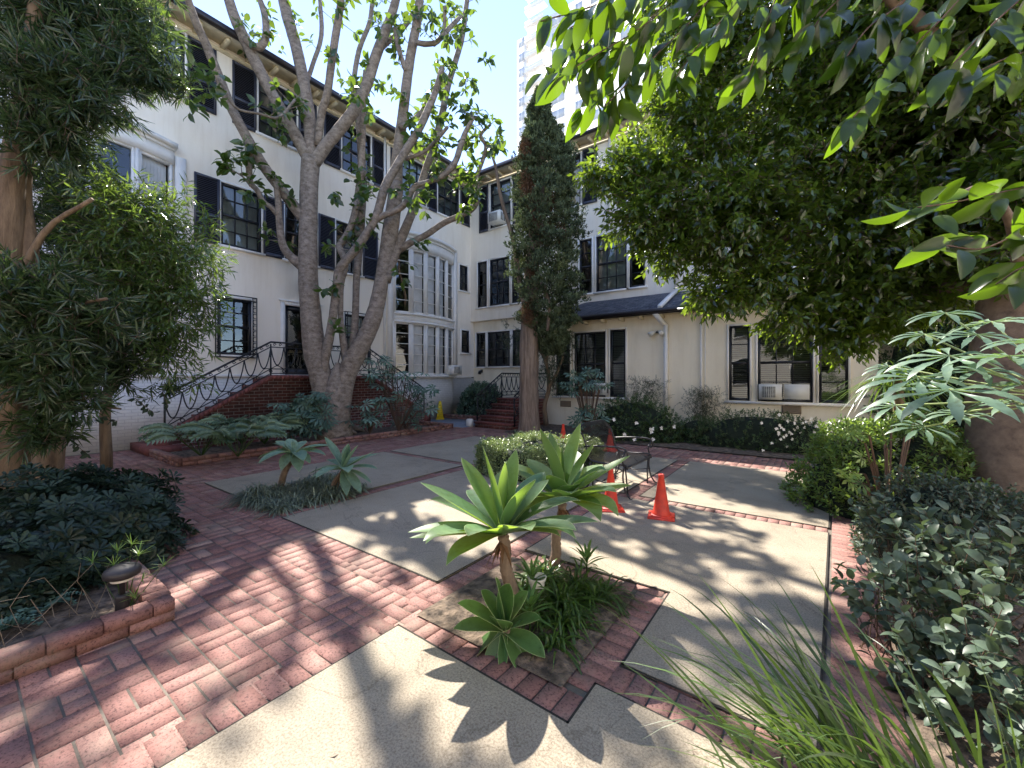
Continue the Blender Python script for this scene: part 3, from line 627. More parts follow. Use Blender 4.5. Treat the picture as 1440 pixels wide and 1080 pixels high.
# main eaves, gutters, roofs
m=MB(); m.fbox(FL,-6,12.6,9.60,9.66,0,.5); m.fbox(FR,-11.1,6,9.60,9.66,0,.5); m.fbox(FL,-6,YR,9.42,9.5,0,.035); m.fbox(FR,XL,6,9.42,9.5,0,.035)
u=-6
while u<12.4: m.fbox(FL,u,u+.09,9.5,9.6,.0,.42); u+=.55
u=-11.0
while u<6: m.fbox(FR,u,u+.09,9.5,9.6,.0,.42); u+=.55
obj('soffit',m,'beam',B)
m=MB(); m.fbox(FL,-6,12.5,9.58,9.72,.5,.6); m.fbox(FR,-11.0,6,9.58,9.72,.5,.6); obj('gutter',m,'gutter',B)
m=MB(); m.add([(XL+.5,-6,9.68),(XL+.5,12.5,9.68),(XL-4,17.0,11.4),(XL-4,-6,11.4)],[(0,1,2,3)]); m.add([(XL+.5,12.5,9.68),(6,12.5,9.68),(6,17,11.4),(XL-4,17,11.4)],[(0,1,2,3)])
m.add([(XL-8,-6,9.7),(XL-4,-6,11.4),(XL-4,17,11.4),(XL-8,21,9.7)],[(0,1,2,3)]); m.add([(6,21,9.7),(6,17,11.4),(XL-4,17,11.4),(XL-8,21,9.7)],[(0,1,2,3)]); obj('roof',m,'shingle',B,label='main hipped roof above the gutters')
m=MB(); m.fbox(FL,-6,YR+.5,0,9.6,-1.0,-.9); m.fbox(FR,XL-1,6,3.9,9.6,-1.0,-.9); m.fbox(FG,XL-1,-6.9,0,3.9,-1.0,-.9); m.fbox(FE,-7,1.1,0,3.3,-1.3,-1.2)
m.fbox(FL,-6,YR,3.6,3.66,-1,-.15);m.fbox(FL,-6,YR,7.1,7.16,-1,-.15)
obj('room_shade_sheet',m,'dark',B)  # dark sheets behind the windows; unlit rooms are painted into their colour
m=MB(); m.box(XL-8,XL-1.05,-6,21,0,9.6); m.box(XL-1.0,6,YR+6,YR+6.2,0,9.6); m.box(5.8,6,YR,YR+6,0,9.6); m.box(XL-1,XL,-6.2,-6,0,9.6); obj('rear_wall',m,'stucco',B)
# ---- wrought iron railing
def railing(m,fr,pts,n,h=.82,posts=()):
    """pts: (u,z) foot line; top rail h above"""
    for (u0,z0),(u1,z1) in zip(pts[:-1],pts[1:]):
        L=math.hypot(u1-u0,z1-z0); f=lambda t,e: fr.p(u0+(u1-u0)*t,z0+(z1-z0)*t+e,n)
        m.tube([f(0,h),f(1,h)],.022,6); m.tube([f(0,h-.12),f(1,h-.12)],.013,5); m.tube([f(0,.17),f(1,.17)],.012,5); m.tube([f(0,.06),f(1,.06)],.012,5)
        k=max(1,round(abs(u1-u0)/.30))
        for i in range(k):
            ta,tb=i/k,(i+1)/k; tm=(ta+tb)/2
            arc=[]
            for s in np.linspace(0,1,9):
                e=h-.12-(h-.12-.26)*(math.sin(s*math.pi)**.75); arc.append(f(ta+(tb-ta)*s,e))
            m.tube(arc,.014,5)
            c=f(tm,.26); m.tube([c-UP*.022,c,c+UP*.022],[.008,.04,.008],5)
            m.tube([f(tm,.26),f(ta,.17)],.010,4); m.tube([f(tm,.26),f(tb,.17)],.010,4)
            for q in (.28,.72):
                cc=f(ta+(tb-ta)*q,h-.06); rr=.038; m.tube([cc+fr.u*rr*(1-a/9)*math.cos(a)+UP*rr*(1-a/9)*math.sin(a) for a in np.linspace(0,6.5,10)],.009,4)
            cc=f(ta,.115); m.tube([cc+fr.u*.035*math.cos(a)+UP*.035*math.sin(a) for a in np.linspace(0,6.28,9)],.009,4)
    for (u,z) in posts: m.tube([fr.p(u,z-.02,n),fr.p(u,z+h+.01,n)],.02,6)
# left double staircase
SX=1.08; LZ=1.5; ya,yb,yc,yd=2.55,4.62,7.36,9.55
S=thing('brick_staircase','double brick staircase with scrolled black iron railing below the glazed door','staircase',(XL+SX,ya,0))
m=MB(); k=9
for i in range(k-1):
    z=LZ*(i+1)/k; y0=ya+(yb-ya)*i/(k-1); m.box(XL+.03,XL+SX-.12,y0,y0+(yb-ya)/(k-1)+.02,z-LZ/k,z)
    y1=yd-(yd-yc)*i/(k-1); m.box(XL+.03,XL+SX-.12,y1-(yd-yc)/(k-1)-.02,y1,z-LZ/k,z)
m.box(XL+.03,XL+SX+.25,ya-.28,ya+.25,0,.15); m.box(XL+.03,XL+SX-.12,yb,yc,LZ-.15,LZ)
obj('steps',m,'cap',S)
m=MB(); x0,x1=XL+SX-.12,XL+SX
prof=[(ya,0),(ya,.32),(yb,LZ+.02),(yc,LZ+.02),(yd,.32),(yd,0)]
vs=[(x1,y,z) for y,z in prof]+[(x0,y,z) for y,z in prof]; nn=6
m.add(vs,[tuple(range(nn)),tuple(range(2*nn-1,nn-1,-1))]+[(i,(i+1)%nn,nn+(i+1)%nn,nn+i) for i in range(nn)])
obj('side_wall',m,'brick_yz',S)
m=MB()
def cap(ya_,za,yb_,zb):
    n=max(1,round(math.hypot(yb_-ya_,zb-za)/.1))
    for i in range(n):
        a,b=i/n+.004,(i+1)/n-.004; y0,y1=ya_+(yb_-ya_)*a,ya_+(yb_-ya_)*b; z0,z1=za+(zb-za)*a,za+(zb-za)*b
        m.hexa([(x0-.03,y0,z0),(x1+.035,y0,z0),(x1+.035,y1,z1),(x0-.03,y1,z1),(x0-.03,y0,z0+.1),(x1+.035,y0,z0+.1),(x1+.035,y1,z1+.1),(x0-.03,y1,z1+.1)])
cap(ya,.28,yb,LZ-.02); cap(yb,LZ-.02,yc,LZ-.02); cap(yc,LZ-.02,yd,.28); m.box(x0-.12,x1+.06,ya-.1,ya+.14,0,.36); m.box(x0-.12,x1+.06,yd-.1,yd+.14,0,.36)
obj('brick_coping',m,'cap',S)
FS=Fr((XL+SX-.06,0,0),(0,1,0),(1,0,0)); m=MB()
railing(m,FS,[(ya+.05,.34),(yb,LZ+.06),(yc,LZ+.06),(yd-.05,.34)],0,.82,[(ya+.05,.3),(yb,LZ),(yc,LZ),(yd-.05,.3)])
obj('railing',m,'iron',S)
# corner steps
S2=thing('brick_steps','short flight of brick steps in the corner behind the tall cypress','steps',(-7.7,9.6,0))
m=MB()
for i in range(5): m.box(-8.35,-7.0,9.55+i*.28,13.15,i*.17,(i+1)*.17-.0)
obj('treads',m,'brick_xz',S2); m=MB()
for i in range(5): m.box(-8.38,-6.97,9.53+i*.28,9.84+i*.28,(i+1)*.17-.045,(i+1)*.17+.006)
obj('nosing',m,'cap',S2)
m=MB(); f1=Fr((-8.38,0,0),(0,1,0),(-1,0,0)); railing(m,f1,[(9.7,.17),(10.95,.87),(12.9,.87)],0,.8,[(9.7,.1),(10.95,.8)])
obj('railing',m,'iron',S2); m=MB()
f1=Fr((-6.97,0,0),(0,1,0),(1,0,0)); railing(m,f1,[(9.7,.17),(10.95,.87)],0,.8,[(9.7,.1),(10.95,.8)])
obj('railing',m,'iron',S2); m=MB()
f1=Fr((0,12.6,0),(1,0,0),(0,-1,0)); railing(m,f1,[(-8.35,.87),(-7.0,.87)],0,.8)
obj('railing',m,'iron',S2)
m=MB(); m.lathe((-8.62,9.62,0),[(.11,0),(.12,.08),(.115,.2),(.09,.23),(.0,.24)],10); solo(obj('stone_block',m,'pot',None,True),'small rounded white block at the foot of the corner steps','block')
# ---- air conditioners
def aircon(fr,u,z,w,h,d,label):
    t=thing('air_conditioner',label,'air conditioner',tuple(fr.p(u,z,0)),'window air conditioners')
    m=MB(); m.fbox(fr,u,u+w,z,z+h,-.1,d); obj('housing',m,'acw',t)
    m=MB(); m.fbox(fr,u+.06,u+w-.12,z+.05,z+h-.05,d,d+.004)
    for s in (0,1):
        pass
    obj('grille',m,'acd',t); m=MB()
    for i in range(9):
        zz=z+.06+(h-.12)*i/8; m.fbox(fr,u+.06,u+w-.12,zz-.004,zz+.004,d+.004,d+.012)
    for i in range(7):
        uu=u+.07+(w-.2)*i/6; m.fbox(fr,uu-.004,uu+.004,z+.05,z+h-.05,d+.005,d+.010)
    obj('louvre',m,'acw',t)
    m=MB(); nv=4
    ff=Fr(fr.p(u+w,0,0),fr.nn,-fr.u*-1)
    for i in range(nv): m.fbox(ff,.02+i*(d-.04)/nv,.02+(i+.6)*(d-.04)/nv,z+.06,z+h-.06,0,.004)
    obj('side_vent',m,'acd',t)
aircon(FE,-1.0,1.0,.46,.36,.14,'white air conditioner in the right low-wing window above the azaleas')
aircon(FE,-5.25,1.0,.42,.36,.16,'white air conditioner half hidden behind the fatsia in the low-wing window')
aircon(FR,-10.3,7.6,.6,.42,.45,'air conditioner sticking out of the top-floor window left of the cypress')
aircon(Fr(FL.p(11.35,0,.22),(0,1,0),(1,0,0)),0,1.64,.5,.36,.35,'air conditioner at the right end of the lower bay window')
m=MB(); m.fbox(FE,-.5,-.02,1.0,1.36,-.05,.0); obj('filler_panel',m,'acw',B)
# ---- lamps on walls
t=thing('floodlight','twin-headed floodlight beside the white downspout on the low wing','floodlight',tuple(FE.p(-3.45,2.75,.05)))
m=MB(); m.lathe(FE.p(-3.4,2.74,.04),[(.06,0),(.06,.03),(0,.03)],10); m.tube([FE.p(-3.4,2.8,0),FE.p(-3.4,2.78,.1)],.015); obj('bracket',m,'acd',t)
for s in (-1,1):
    m=MB(); a=FE.p(-3.4+s*.05,2.78,.08); m.tube([a,a+np.array([s*.06,-.05,-.04]),a+np.array([s*.11,-.12,-.08])],[.03,.055,.07],10); obj('lamp_head',m,'acw',t)
t=thing('wall_lantern','small dark lantern on the wall above the glazed door','lantern',tuple(FL.p(5.85,4.1,.1)))
m=MB(); m.fbox(FL,5.78,5.92,3.88,4.2,.08,.2); obj('lantern_body',m,'acd',t); m=MB(); m.fbox(FL,5.76,5.94,4.2,4.24,.06,.22); m.fbox(FL,5.8,5.9,3.95,4.15,0,.08); obj('cap',m,'iron',t)
t=thing('wall_light','small dark downlight under the corner windows','wall light',tuple(FG.p(-11.2,1.75,.05)))
m=MB(); m.tube([FG.p(-11.15,1.82,.02),FG.p(-11.15,1.78,.14),FG.p(-11.15,1.68,.16)],[.03,.06,.07],8); obj('hood',m,'iron',t); m=MB(); m.fbox(FG,-11.2,-11.1,1.74,1.86,0,.03); obj('bracket',m,'iron',t)
# ================================================================= TOWER
TY=67.6; FT=Fr((0,TY,0),(1,0,0),(0,-1,0))
Tt=thing('apartment_tower','pale high-rise apartment tower rising behind the right wing','tower',(-47.5,TY,0))
m=MB(); m.fbox(FT,-47.8,-45.6,0,69.5,-15,0); m.fbox(FT,-45.6,10,0,71,-15,.6-1.2); m.fbox(FT,-41,10,0,70.2,-1.2,.4)
obj('facade',m,'tower',Tt)
m=MB()
for i in range(18): m.fbox(FT,-45.5,-41.1,26+2.95*i,26.25+2.95*i,-.6,.9); m.fbox(FT,-45.4,-41.2,26.25+2.95*i,27.1+2.95*i,.8,.86)
obj('balcony',m,'tower',Tt)
cols=[(-47.3,-46.0,0),(-44.8,-42.2,-.6),(-39.5,-36.8,.4),(-34.5,-33.2,.4),(-31.5,-28.5,.4),(-26,-23,.4),(-20,-17,.4)]
for i in range(13):
    z=32.3+2.95*i
    if z>68: break
    for a,b,n in cols:
        g=MB(); w=.12
        g.fbox(FT,a,b,z-.14,z,n,n+.16); g.fbox(FT,a-w,a,z,z+1.7,n,n+.1); g.fbox(FT,b,b+w,z,z+1.7,n,n+.1); g.fbox(FT,(a+b)/2-.05,(a+b)/2+.05,z,z+1.7,n,n+.1); f=obj('window',g,'tower',Tt)
        g=MB(); g.fbox(FT,a,b,z,z+1.7,n+.005,n+.05); obj('pane',g,'tglass',f)
# ================================================================= PLANTS
def lump(Dv,amp=.12,f=3.0,seed=0):
    rs=np.random.RandomState(seed+5); o=np.zeros(len(Dv))
    for i in range(7):
        k=rs.randn(3)*f*(1+.35*i); o+=np.sin(Dv@k+rs.rand()*6.28)/(1+.45*i)
    return 1+amp*o/1.6
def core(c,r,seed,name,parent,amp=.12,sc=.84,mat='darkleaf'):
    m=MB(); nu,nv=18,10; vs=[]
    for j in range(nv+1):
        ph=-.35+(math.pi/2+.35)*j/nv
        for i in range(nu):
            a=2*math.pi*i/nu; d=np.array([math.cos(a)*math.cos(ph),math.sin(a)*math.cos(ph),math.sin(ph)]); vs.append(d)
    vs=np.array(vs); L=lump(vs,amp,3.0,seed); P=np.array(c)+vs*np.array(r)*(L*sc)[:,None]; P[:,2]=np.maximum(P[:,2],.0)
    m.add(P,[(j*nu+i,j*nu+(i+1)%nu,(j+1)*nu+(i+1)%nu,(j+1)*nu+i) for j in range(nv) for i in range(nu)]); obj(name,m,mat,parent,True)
M['deadleaf']=leafmat('dead_cypress_spray',(.09,.045,.025),(.24,.14,.085),(.2,.1,.05),.1,.9,.2)
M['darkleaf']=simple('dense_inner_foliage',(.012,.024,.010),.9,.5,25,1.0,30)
def surf(c,r,n,seed,amp=.12,lo=.8,hi=1.04,zmin=-.3):
    D=nrm(RN(int(n*2.2))); D=D[D[:,2]>zmin][:n]; L=lump(D,amp,3.0,seed); q=lo+(hi-lo)*R(len(D))**.6
    P=np.array(c)+D*np.array(r)*(L*q)[:,None]; k=P[:,2]>.02; return P[k],D[k]
def moundplant(name,label,cat,c,r,mat,n,L,Wd,tm,seed,kind='shoot',k=6,slen=.08,group=None,amp=.12,corex=True,flowers=0,down=.1,up=.5,stems=True):
    t=thing(name,label,cat,(c[0],c[1],0),group); lb=LB(); tw=LB(); P,D=surf(c,r,n,seed,amp)
    T_=nrm(D+np.array([0,0,up])+RN(len(D))*.35)
    if kind=='shoot': shoots(lb,tw,P-T_*slen*.6,T_,slen,k,L,Wd,tm,.8,down)
    elif kind=='ros': 
        inst(lb,P,T_,RN(len(P)),L*(.75+.5*R(len(P))),L,tm)
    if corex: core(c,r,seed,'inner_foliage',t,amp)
    if stems:
        ns=10; A=np.array([[c[0]+random.uniform(-.2,.2)*r[0],c[1]+random.uniform(-.2,.2)*r[1],.0] for _ in range(ns)]); q=RS.randint(0,len(P),ns); sticks(tw,A,P[q],.008)
    obj('foliage',lb,mat,t); 
    if tw.n: obj('stems',tw,'twig',t)
    if flowers:
        fb=LB(); 
        for P0,s in flowers:
            for i in range(5):
                a=i*1.257+random.random(); inst(fb,[P0],[[math.cos(a)*RIGHT[0]-.3*FWD[0],math.cos(a)*RIGHT[1]-.3*FWD[1],math.sin(a)+.3]],-FWD[None,:]+RN(1)*.3,s,s*.8,T_OV)
        obj('blossoms',fb,'flower',t)
    return t
def sm(P,k=4):                          # Catmull-Rom through rows (x,y,z,r)
    P=np.array(P,float); Q=np.vstack([2*P[0]-P[1],P,2*P[-1]-P[-2]]); o=[]
    for i in range(1,len(Q)-2):
        for j in range(k):
            t=j/k; a,b,c,d=Q[i-1],Q[i],Q[i+1],Q[i+2]
            o.append(.5*((2*b)+(-a+c)*t+(2*a-5*b+4*c-d)*t*t+(-a+3*b-3*c+d)*t**3))
    o.append(P[-1]); return np.array(o)
def limb(m,pts,d0,d1,k=9,jit=.06,steps=4,wob=.0):
    n=len(pts); rows=[]
    for i,(px,py,r) in enumerate(pts):
        d=d0+(d1-d0)*i/(n-1); p=W(px,py,d); rows.append([*p,r*d/F])
    q=sm(rows,steps)
    if wob: q[1:,:3]+=RN(len(q)-1)*wob
    m.tube(q[:,:3],np.maximum(q[:,3],.003),k,True,None,jit); return q
# ---- the big multi-stemmed tree in front of the stairs
T1=thing('rubber_tree','big multi-stemmed grey-barked tree in front of the brick staircase','tree',tuple(G(468,606,.1)*[1,1,0]))
m=MB(); D0=10.15; Q=[]
def lm(p,a,b,k=9): q=limb(m,p,a,b,k); Q.append(q); return q
lm([(468,617,26),(466,603,18),(463,580,15),(457,555,15),(450,525,15),(442,490,15),(438,450,13.8),(434,400,13),(433,350,12.3),(434,300,12),(435,255,12),(437,222,12)],D0,D0,14)
lm([(478,615,18),(479,595,14),(480,575,12.5),(484,550,12),(488,528,12.5),(497,505,13.5),(512,478,12),(525,448,11.5),(533,415,10.3),(540,375,9.5),(548,330,11),(554,290,10.5),(558,258,10)],D0-.1,D0+.4,12)
lm([(471,618,24),(472,590,19),(472,565,17),(473,540,13),(474,522,7),(475,510,3)],D0-.08,D0,12)
for i in range(7):                       # root flare
    a=i*.9+.2; b=G(471,606,.1); m.tube([b+np.array([0,0,.35]),b+np.array([math.cos(a)*.33,math.sin(a)*.33,.12]),b+np.array([math.cos(a)*.75,math.sin(a)*.75,-.04])],[.12,.11,.04],7)
brs=[ # (points, d0, d1)
 ([(430,312,9),(400,272,8.5),(367,228,8),(328,157,7.5),(308,108,7),(290,63,6.5),(275,30,6),(258,-20,5),(240,-70,4)],D0,D0-2.2),
 ([(435,225,10),(410,180,9.5),(387,140,9),(362,93,9),(343,53,9),(330,25,8.5),(316,-20,7),(300,-80,5)],D0,D0-.6),
 ([(437,225,10),(436,180,10),(431,140,9.5),(424,100,9),(415,60,9),(404,22,9),(396,-15,8),(388,-80,6),(384,-140,4)],D0,D0+1.0),
 ([(440,232,10),(458,205,10),(475,185,9.5),(500,152,9),(516,118,8.5),(530,75,8),(548,28,7),(560,-15,6),(570,-80,4)],D0,D0+.3),
 ([(447,205,6),(452,160,6),(460,133,6),(466,90,6),(472,50,6),(479,5,5.5),(484,-50,4)],D0,D0-.9),
 ([(343,53,4),(352,62,5.5),(366,66,6),(374,50,5.5),(372,20,5),(362,-10,4)],D0-.5,D0-.2),
 ([(425,373,10),(410,362,7),(398,345,6),(393,315,5.5),(391,280,5),(388,255,4.5)],D0,D0-.5),
 ([(391,303,4.5),(382,292,4),(370,283,4),(362,268,4),(352,255,4.5),(350,222,5),(352,213,5.5)],D0-.3,D0-.9),
 ([(352,262,1.5),(343,250,1.4),(333,243,1.2),(322,238,1)],D0-.8,D0-1),
 ([(454,525,6),(460,490,7.5),(465,465,7),(469,438,6.5),(474,400,7),(477,380,7),(488,365,7),(503,347,7),(528,307,6.5),(541,264,7),(557,235,6.5),(573,208,6.5),(588,184,6),(599,161,6),(612,130,5),(622,95,4.5)],D0-.1,D0-.4),
 ([(488,510,7),(482,475,5.5),(479,445,4.5),(480,400,4.5),(486,372,5),(478,350,5.5),(478,345,5.5),(490,325,5),(499,300,5.5),(505,262,5.5),(508,240,5.5),(510,190,5),(511,143,5),(514,100,4)],D0+.1,D0+.7),
 ([(497,500,8),(498,470,6.5),(500,440,5.5),(501,400,5.5),(503,370,6),(505,340,7.5),(507,297,8),(509,262,7.5),(508,215,6),(504,160,5.5),(500,120,5)],D0+.2,D0+1.1),
 ([(557,262,10),(559,220,9),(565,174,8.5),(570,133,8),(577,80,7.5),(587,27,7),(592,-20,6),(598,-80,4)],D0+.4,D0-.2),
 ([(540,395,11),(551,365,9),(560,345,8),(575,310,7),(586,280,6.5),(600,235,6),(613,198,6),(622,160,5.5),(630,120,5),(648,60,4.5),(655,15,4),(660,-30,3)],D0+.3,D0+1.0),
 ([(562,350,7),(580,340,5.5),(600,330,5),(625,313,5),(650,302,4.5),(667,291,4.5),(672,270,4),(670,250,3.6),(679,225,3.4),(683,205,3),(676,190,3),(690,175,2)],D0+.5,D0-.3),
 ([(526,309,7),(540,303,5),(557,296,5),(570,286,5),(583,263,4.5),(605,255,4),(625,245,5),(640,228,5),(648,205,5),(655,185,4),(666,165,3)],D0-.2,D0-.7),
 ([(563,180,5),(575,173,4.5),(592,160,5),(600,145,4.5)],D0,D0+.5),
 ([(561,224,4),(575,222,3.5),(595,214,3),(606,205,3),(618,192,3),(630,178,2.5)],D0,D0-.3),
 ([(500,155,5),(497,120,4),(505,70,4),(520,30,3.5),(525,-20,3)],D0+1,D0+1.4),
 ([(610,63,3),(623,50,4),(636,35,3.5),(652,20,3)],D0,D0+.8),
 ([(571,100,4),(561,70,4),(558,50,4.5),(555,40,3)],D0,D0),
 ([(586,60,4),(600,62,4),(616,58,3.5),(624,40,3),(626,10,3)],D0-.1,D0-.3),
 ([(530,72,5),(545,60,4),(566,40,4),(590,10,3)],D0+.2,D0+.8),
 ([(430,120,4),(440,90,3.5),(452,50,3.5),(450,0,3)],D0+.5,D0+1.3),
 ([(308,108,3),(330,150,2),(365,160,2),(392,165,2.2),(415,140,2)],D0-1.6,D0-.5)]
for p,a,b in brs: lm([(x,y,r*.86) for x,y,r in p],a,b,8)
# boughs above the frame whose shadows fall on the paving
for p,a,b in [([(258,-20,5),(230,-130,4),(200,-260,3)],D0-2.2,D0-3),([(300,-80,5),(290,-200,4),(300,-330,2.5)],D0-.6,D0-.8),([(384,-140,4),(400,-230,3),(430,-330,2)],D0+1,D0+1.2),([(570,-80,4),(600,-180,3),(640,-280,2)],D0,D0+.5),([(598,-80,4),(590,-170,3),(560,-260,2)],D0,D0-.5),([(484,-50,4),(470,-150,3),(490,-270,2)],D0-1,D0-1.5),([(362,-10,4),(350,-100,3),(370,-190,2)],D0-.2,D0-.2)]: lm(p,a,b,7)
obj('trunk',m,'bark',T1,True)
lb=LB(); tw=LB(); P=[];Tn=[]
for i,q in enumerate(Q[4:]):
    n=len(q); w=10 if i<26 else 6
    for _ in range(max(2,int(n*.33))):
        j=random.randint(int(n*.45),n-1); p=q[j,:3]; dr=nrm(RN(1))[0]; dr[2]=abs(dr[2])*.6
        L=random.uniform(.12,.5); e=p+dr*L; sticks(tw,[p],[e],.012); P.append(e-dr*.05); Tn.append(dr+[0,0,.3])
    P.append(q[-1,:3]); Tn.append(q[-1,:3]-q[-4,:3])
for px,py,d in [(345,215,9.3),(325,235,9.2),(350,270,9.3),(285,115,8.3),(300,130,8.5),(275,155,8.2),(210,15,7.8),(225,35,7.8),(238,45,7.8),(205,40,7.8),(262,100,8),(298,110,8.2),(420,165,10),(505,265,10),(590,290,9.7),(600,270,9.6),(625,240,9.6),(650,250,9.7),(665,270,9.8),(690,185,9.7),(700,200,9.7),(640,300,9.8),(585,350,9.8),(560,390,10),(456,410,10),(475,398,9.8),(480,465,9.8),(650,120,10.5),(590,20,10),(395,180,9.8),(380,160,9.5),(665,105,10),(680,90,10),(560,130,10),(520,160,10),(602,275,9.5),(645,265,9.6),(560,265,9.8),(540,125,10),(500,130,9.8),(600,130,10),(622,110,10),(640,150,10.2),(612,165,10),(655,210,9.8),(670,235,9.8),(575,245,9.7),(470,270,9.9),(580,275,9.6),(660,300,9.7),(675,275,9.8),(630,60,10.3),(608,30,10)]:
    for _ in range(2): P.append(W(px+random.uniform(-8,8),py+random.uniform(-8,8),d)); Tn.append(RN(1)[0]*.6+[0,0,.2])
P=np.array(P);Tn=np.array(Tn); shoots(lb,tw,P,Tn,.14,5,.23,.125,T_OV,1.0,.6,.6,.007)
P2=P[::3]+RN(len(P[::3]))*.12; shoots(lb,tw,P2,RN(len(P2)),.08,3,.20,.105,T_OV,1.0,.8,.6,.004)
obj('crown',lb,'rubber',T1); obj('twigs',tw,'bark',T1)
# ---- Italian-type cypress
T2=thing('cypress_tree','tall shaggy columnar cypress with bare lower trunk in the courtyard centre','tree',tuple(G(745,609,0)))
m=MB(); dc=11.1
limb(m,[(744,613,19),(744,600,15),(744,560,13.5),(744,500,13),(745,450,12),(748,380,10),(755,300,8),(762,220,6),(760,150,2)],dc,dc,12,.12)
limb(m,[(750,612,10),(750,580,7.5),(749,540,6.5),(748,500,6),(750,450,5)],dc-.15,dc,9,.12)
limb(m,[(757,470,5),(735,420,3.5),(722,340,3),(705,280,2.5),(697,235,2),(690,215,1.2)],dc,dc+.1,6)
limb(m,[(748,420,5),(762,400,4),(772,430,3),(770,465,2)],dc-.3,dc-.5,6)
obj('trunk',m,'bark2',T2,True)
lb=LB()
ax=[(760,128,4),(758,150,9),(761,175,18),(765,200,26),(768,230,34),(768,270,37),(768,310,39),(768,350,41),(768,390,41),(770,420,38),(772,450,32),(776,475,22),(778,500,10)]
def cypress(lb,ax,dc,n,s=1.0):
    ys=np.array([a[1] for a in ax],float); y=ys[0]+(ys[-1]-ys[0])*R(n); cx=np.interp(y,ys,[a[0] for a in ax]); rr=np.interp(y,ys,[a[2] for a in ax])*dc/F
    a=R(n)*6.28; base=np.array([W(x_,y_,dc) for x_,y_ in zip(cx,y)])
    lumps=1+.20*np.sin(a*3+y*.06)+.17*np.sin(a*5-y*.11)+.13*np.sin(y*.21+a*2)+.12*np.sin(a*9+y*.33)+.10*np.sin(a*7-y*.47)
    D=np.stack([np.cos(a),np.sin(a),0*a],1); q=.55+.47*R(n)**.5
    P=base+D*(rr*q*lumps)[:,None]; Dn=nrm(D*.45+np.array([0,0,1.0])+RN(n)*.45)
    L=(.055+.06*R(n))*s; tt=np.clip(.5+.5*np.sin(a*4+y*.13)*np.sin(y*.31+a)+RN(n,1)[:,0]*.3,0,1)
    for j in range(5):
        Dj=nrm(Dn+RN(n)*.45); inst(lb,P+Dn*(L*.15*j)[:,None],Dj,RN(n),L*.75,L*.34,T_DIA,tt)
cypress(lb,ax,dc,24000); obj('crown',lb,'cyp',T2)
lb=LB(); n=1500
for px,py,r,k_ in ((738,210,.16,200),(742,260,.18,260),(752,300,.2,260),(765,330,.16,160),(790,330,.14,120),(748,380,.14,140),(742,440,.16,200),(775,285,.14,120)):
    P=W(px,py,dc-.42)+nrm(RN(k_))*r*(R(k_)**.5)[:,None]*[1,1,2.2]
    for j in range(3): inst(lb,P,RN(k_)*.5-UP*.2+UP*R(k_)[:,None],RN(k_),.14,.012,T_DIA)
obj('dead_sprays',lb,'deadleaf',T2)
lb=LB()
for px,py,h in ((768,170,.8),(778,190,.7),(748,178,.6),(790,205,.6),(738,205,.55),(800,240,.5)):
    cypress(lb,[(px,py-h*26,1),(px,py,5),(px,py+30,9)],dc-.2,420,.8)
obj('crown_tip',lb,'cyp',T2)
# ---- dark little tree climbing behind the cypress trunk
t=thing('small_tree','thin dark small-leaved tree against the wall right behind the cypress trunk','tree',tuple(G(770,600,0)))
m=MB(); dq=12.2
for p in ([(768,598,4),(766,570,3),(772,545,3),(768,510,2.5),(752,480,2),(735,460,1.5)],[(772,545,2.5),(785,520,2),(793,495,1.5)],[(768,510,2),(775,470,2),(780,440,1.5)]): limb(m,p,dq,dq,6)
obj('trunk',m,'bark3',t,True); lb=LB();tw=LB()
for px,py,r,n in ((772,520,.42,190),(760,490,.4,150),(735,500,.3,60),(715,480,.3,45),(790,500,.35,110),(785,545,.3,80),(712,455,.12,12),(730,470,.22,40),(802,480,.3,70)):
    P=W(px,py,dq)+nrm(RN(n))*r*(R(n)**.5)[:,None]; shoots(lb,tw,P,RN(n)+[0,0,-.2],.12,7,.05,.022,T_DIA,.9,.3)
obj('crown',lb,'nandina',t); obj('twigs',tw,'twig',t)
# ---- fig tree at right, its canopy filling the upper right
T4=thing('fig_tree','large fig tree with stout trunk at the right edge and dense dark canopy overhead','tree',tuple(W(1425,532,3.9)*[1,1,0]))
m=MB(); df=3.9
limb(m,[(1428,960,58),(1424,840,52),(1422,720,48),(1424,600,46),(1426,520,46),(1432,440,42),(1425,360,34),(1400,260,26)],df,df+.1,16,.05)
for p,a,b in (([(1430,440,18),(1370,405,9),(1300,410,9),(1240,430,7),(1180,425,5),(1110,380,3.5)],df,5.6),([(1425,400,18),(1360,300,10),(1250,240,6),(1120,250,3)],df,5.4),
    ([(1420,330,18),(1330,180,9),(1220,100,10),(1080,60,7),(980,30,4)],df,6.2),([(1415,300,20),(1380,100,10),(1300,-80,10),(1150,-200,6)],df,5.2),([(1410,280,20),(1430,60,14),(1480,-150,10)],df,4.4),([(1430,430,18),(1500,330,12),(1600,200,8)],df,4.2),
    ([(1250,240,7),(1180,300,6),(1090,340,5),(1000,340,3),(930,300,2)],4.7,5.2),([(1370,100,11),(1200,-40,8),(1020,-90,6),(900,-40,4),(840,10,2.5)],4,2.2),([(1440,400,10),(1420,310,6),(1380,265,4),(1330,285,2.5),(1290,292,1.5)],3.6,1.5)):
    limb(m,p,a,b,8)
obj('trunk',m,'bark4',T4,True)
lb=LB();tw=LB()
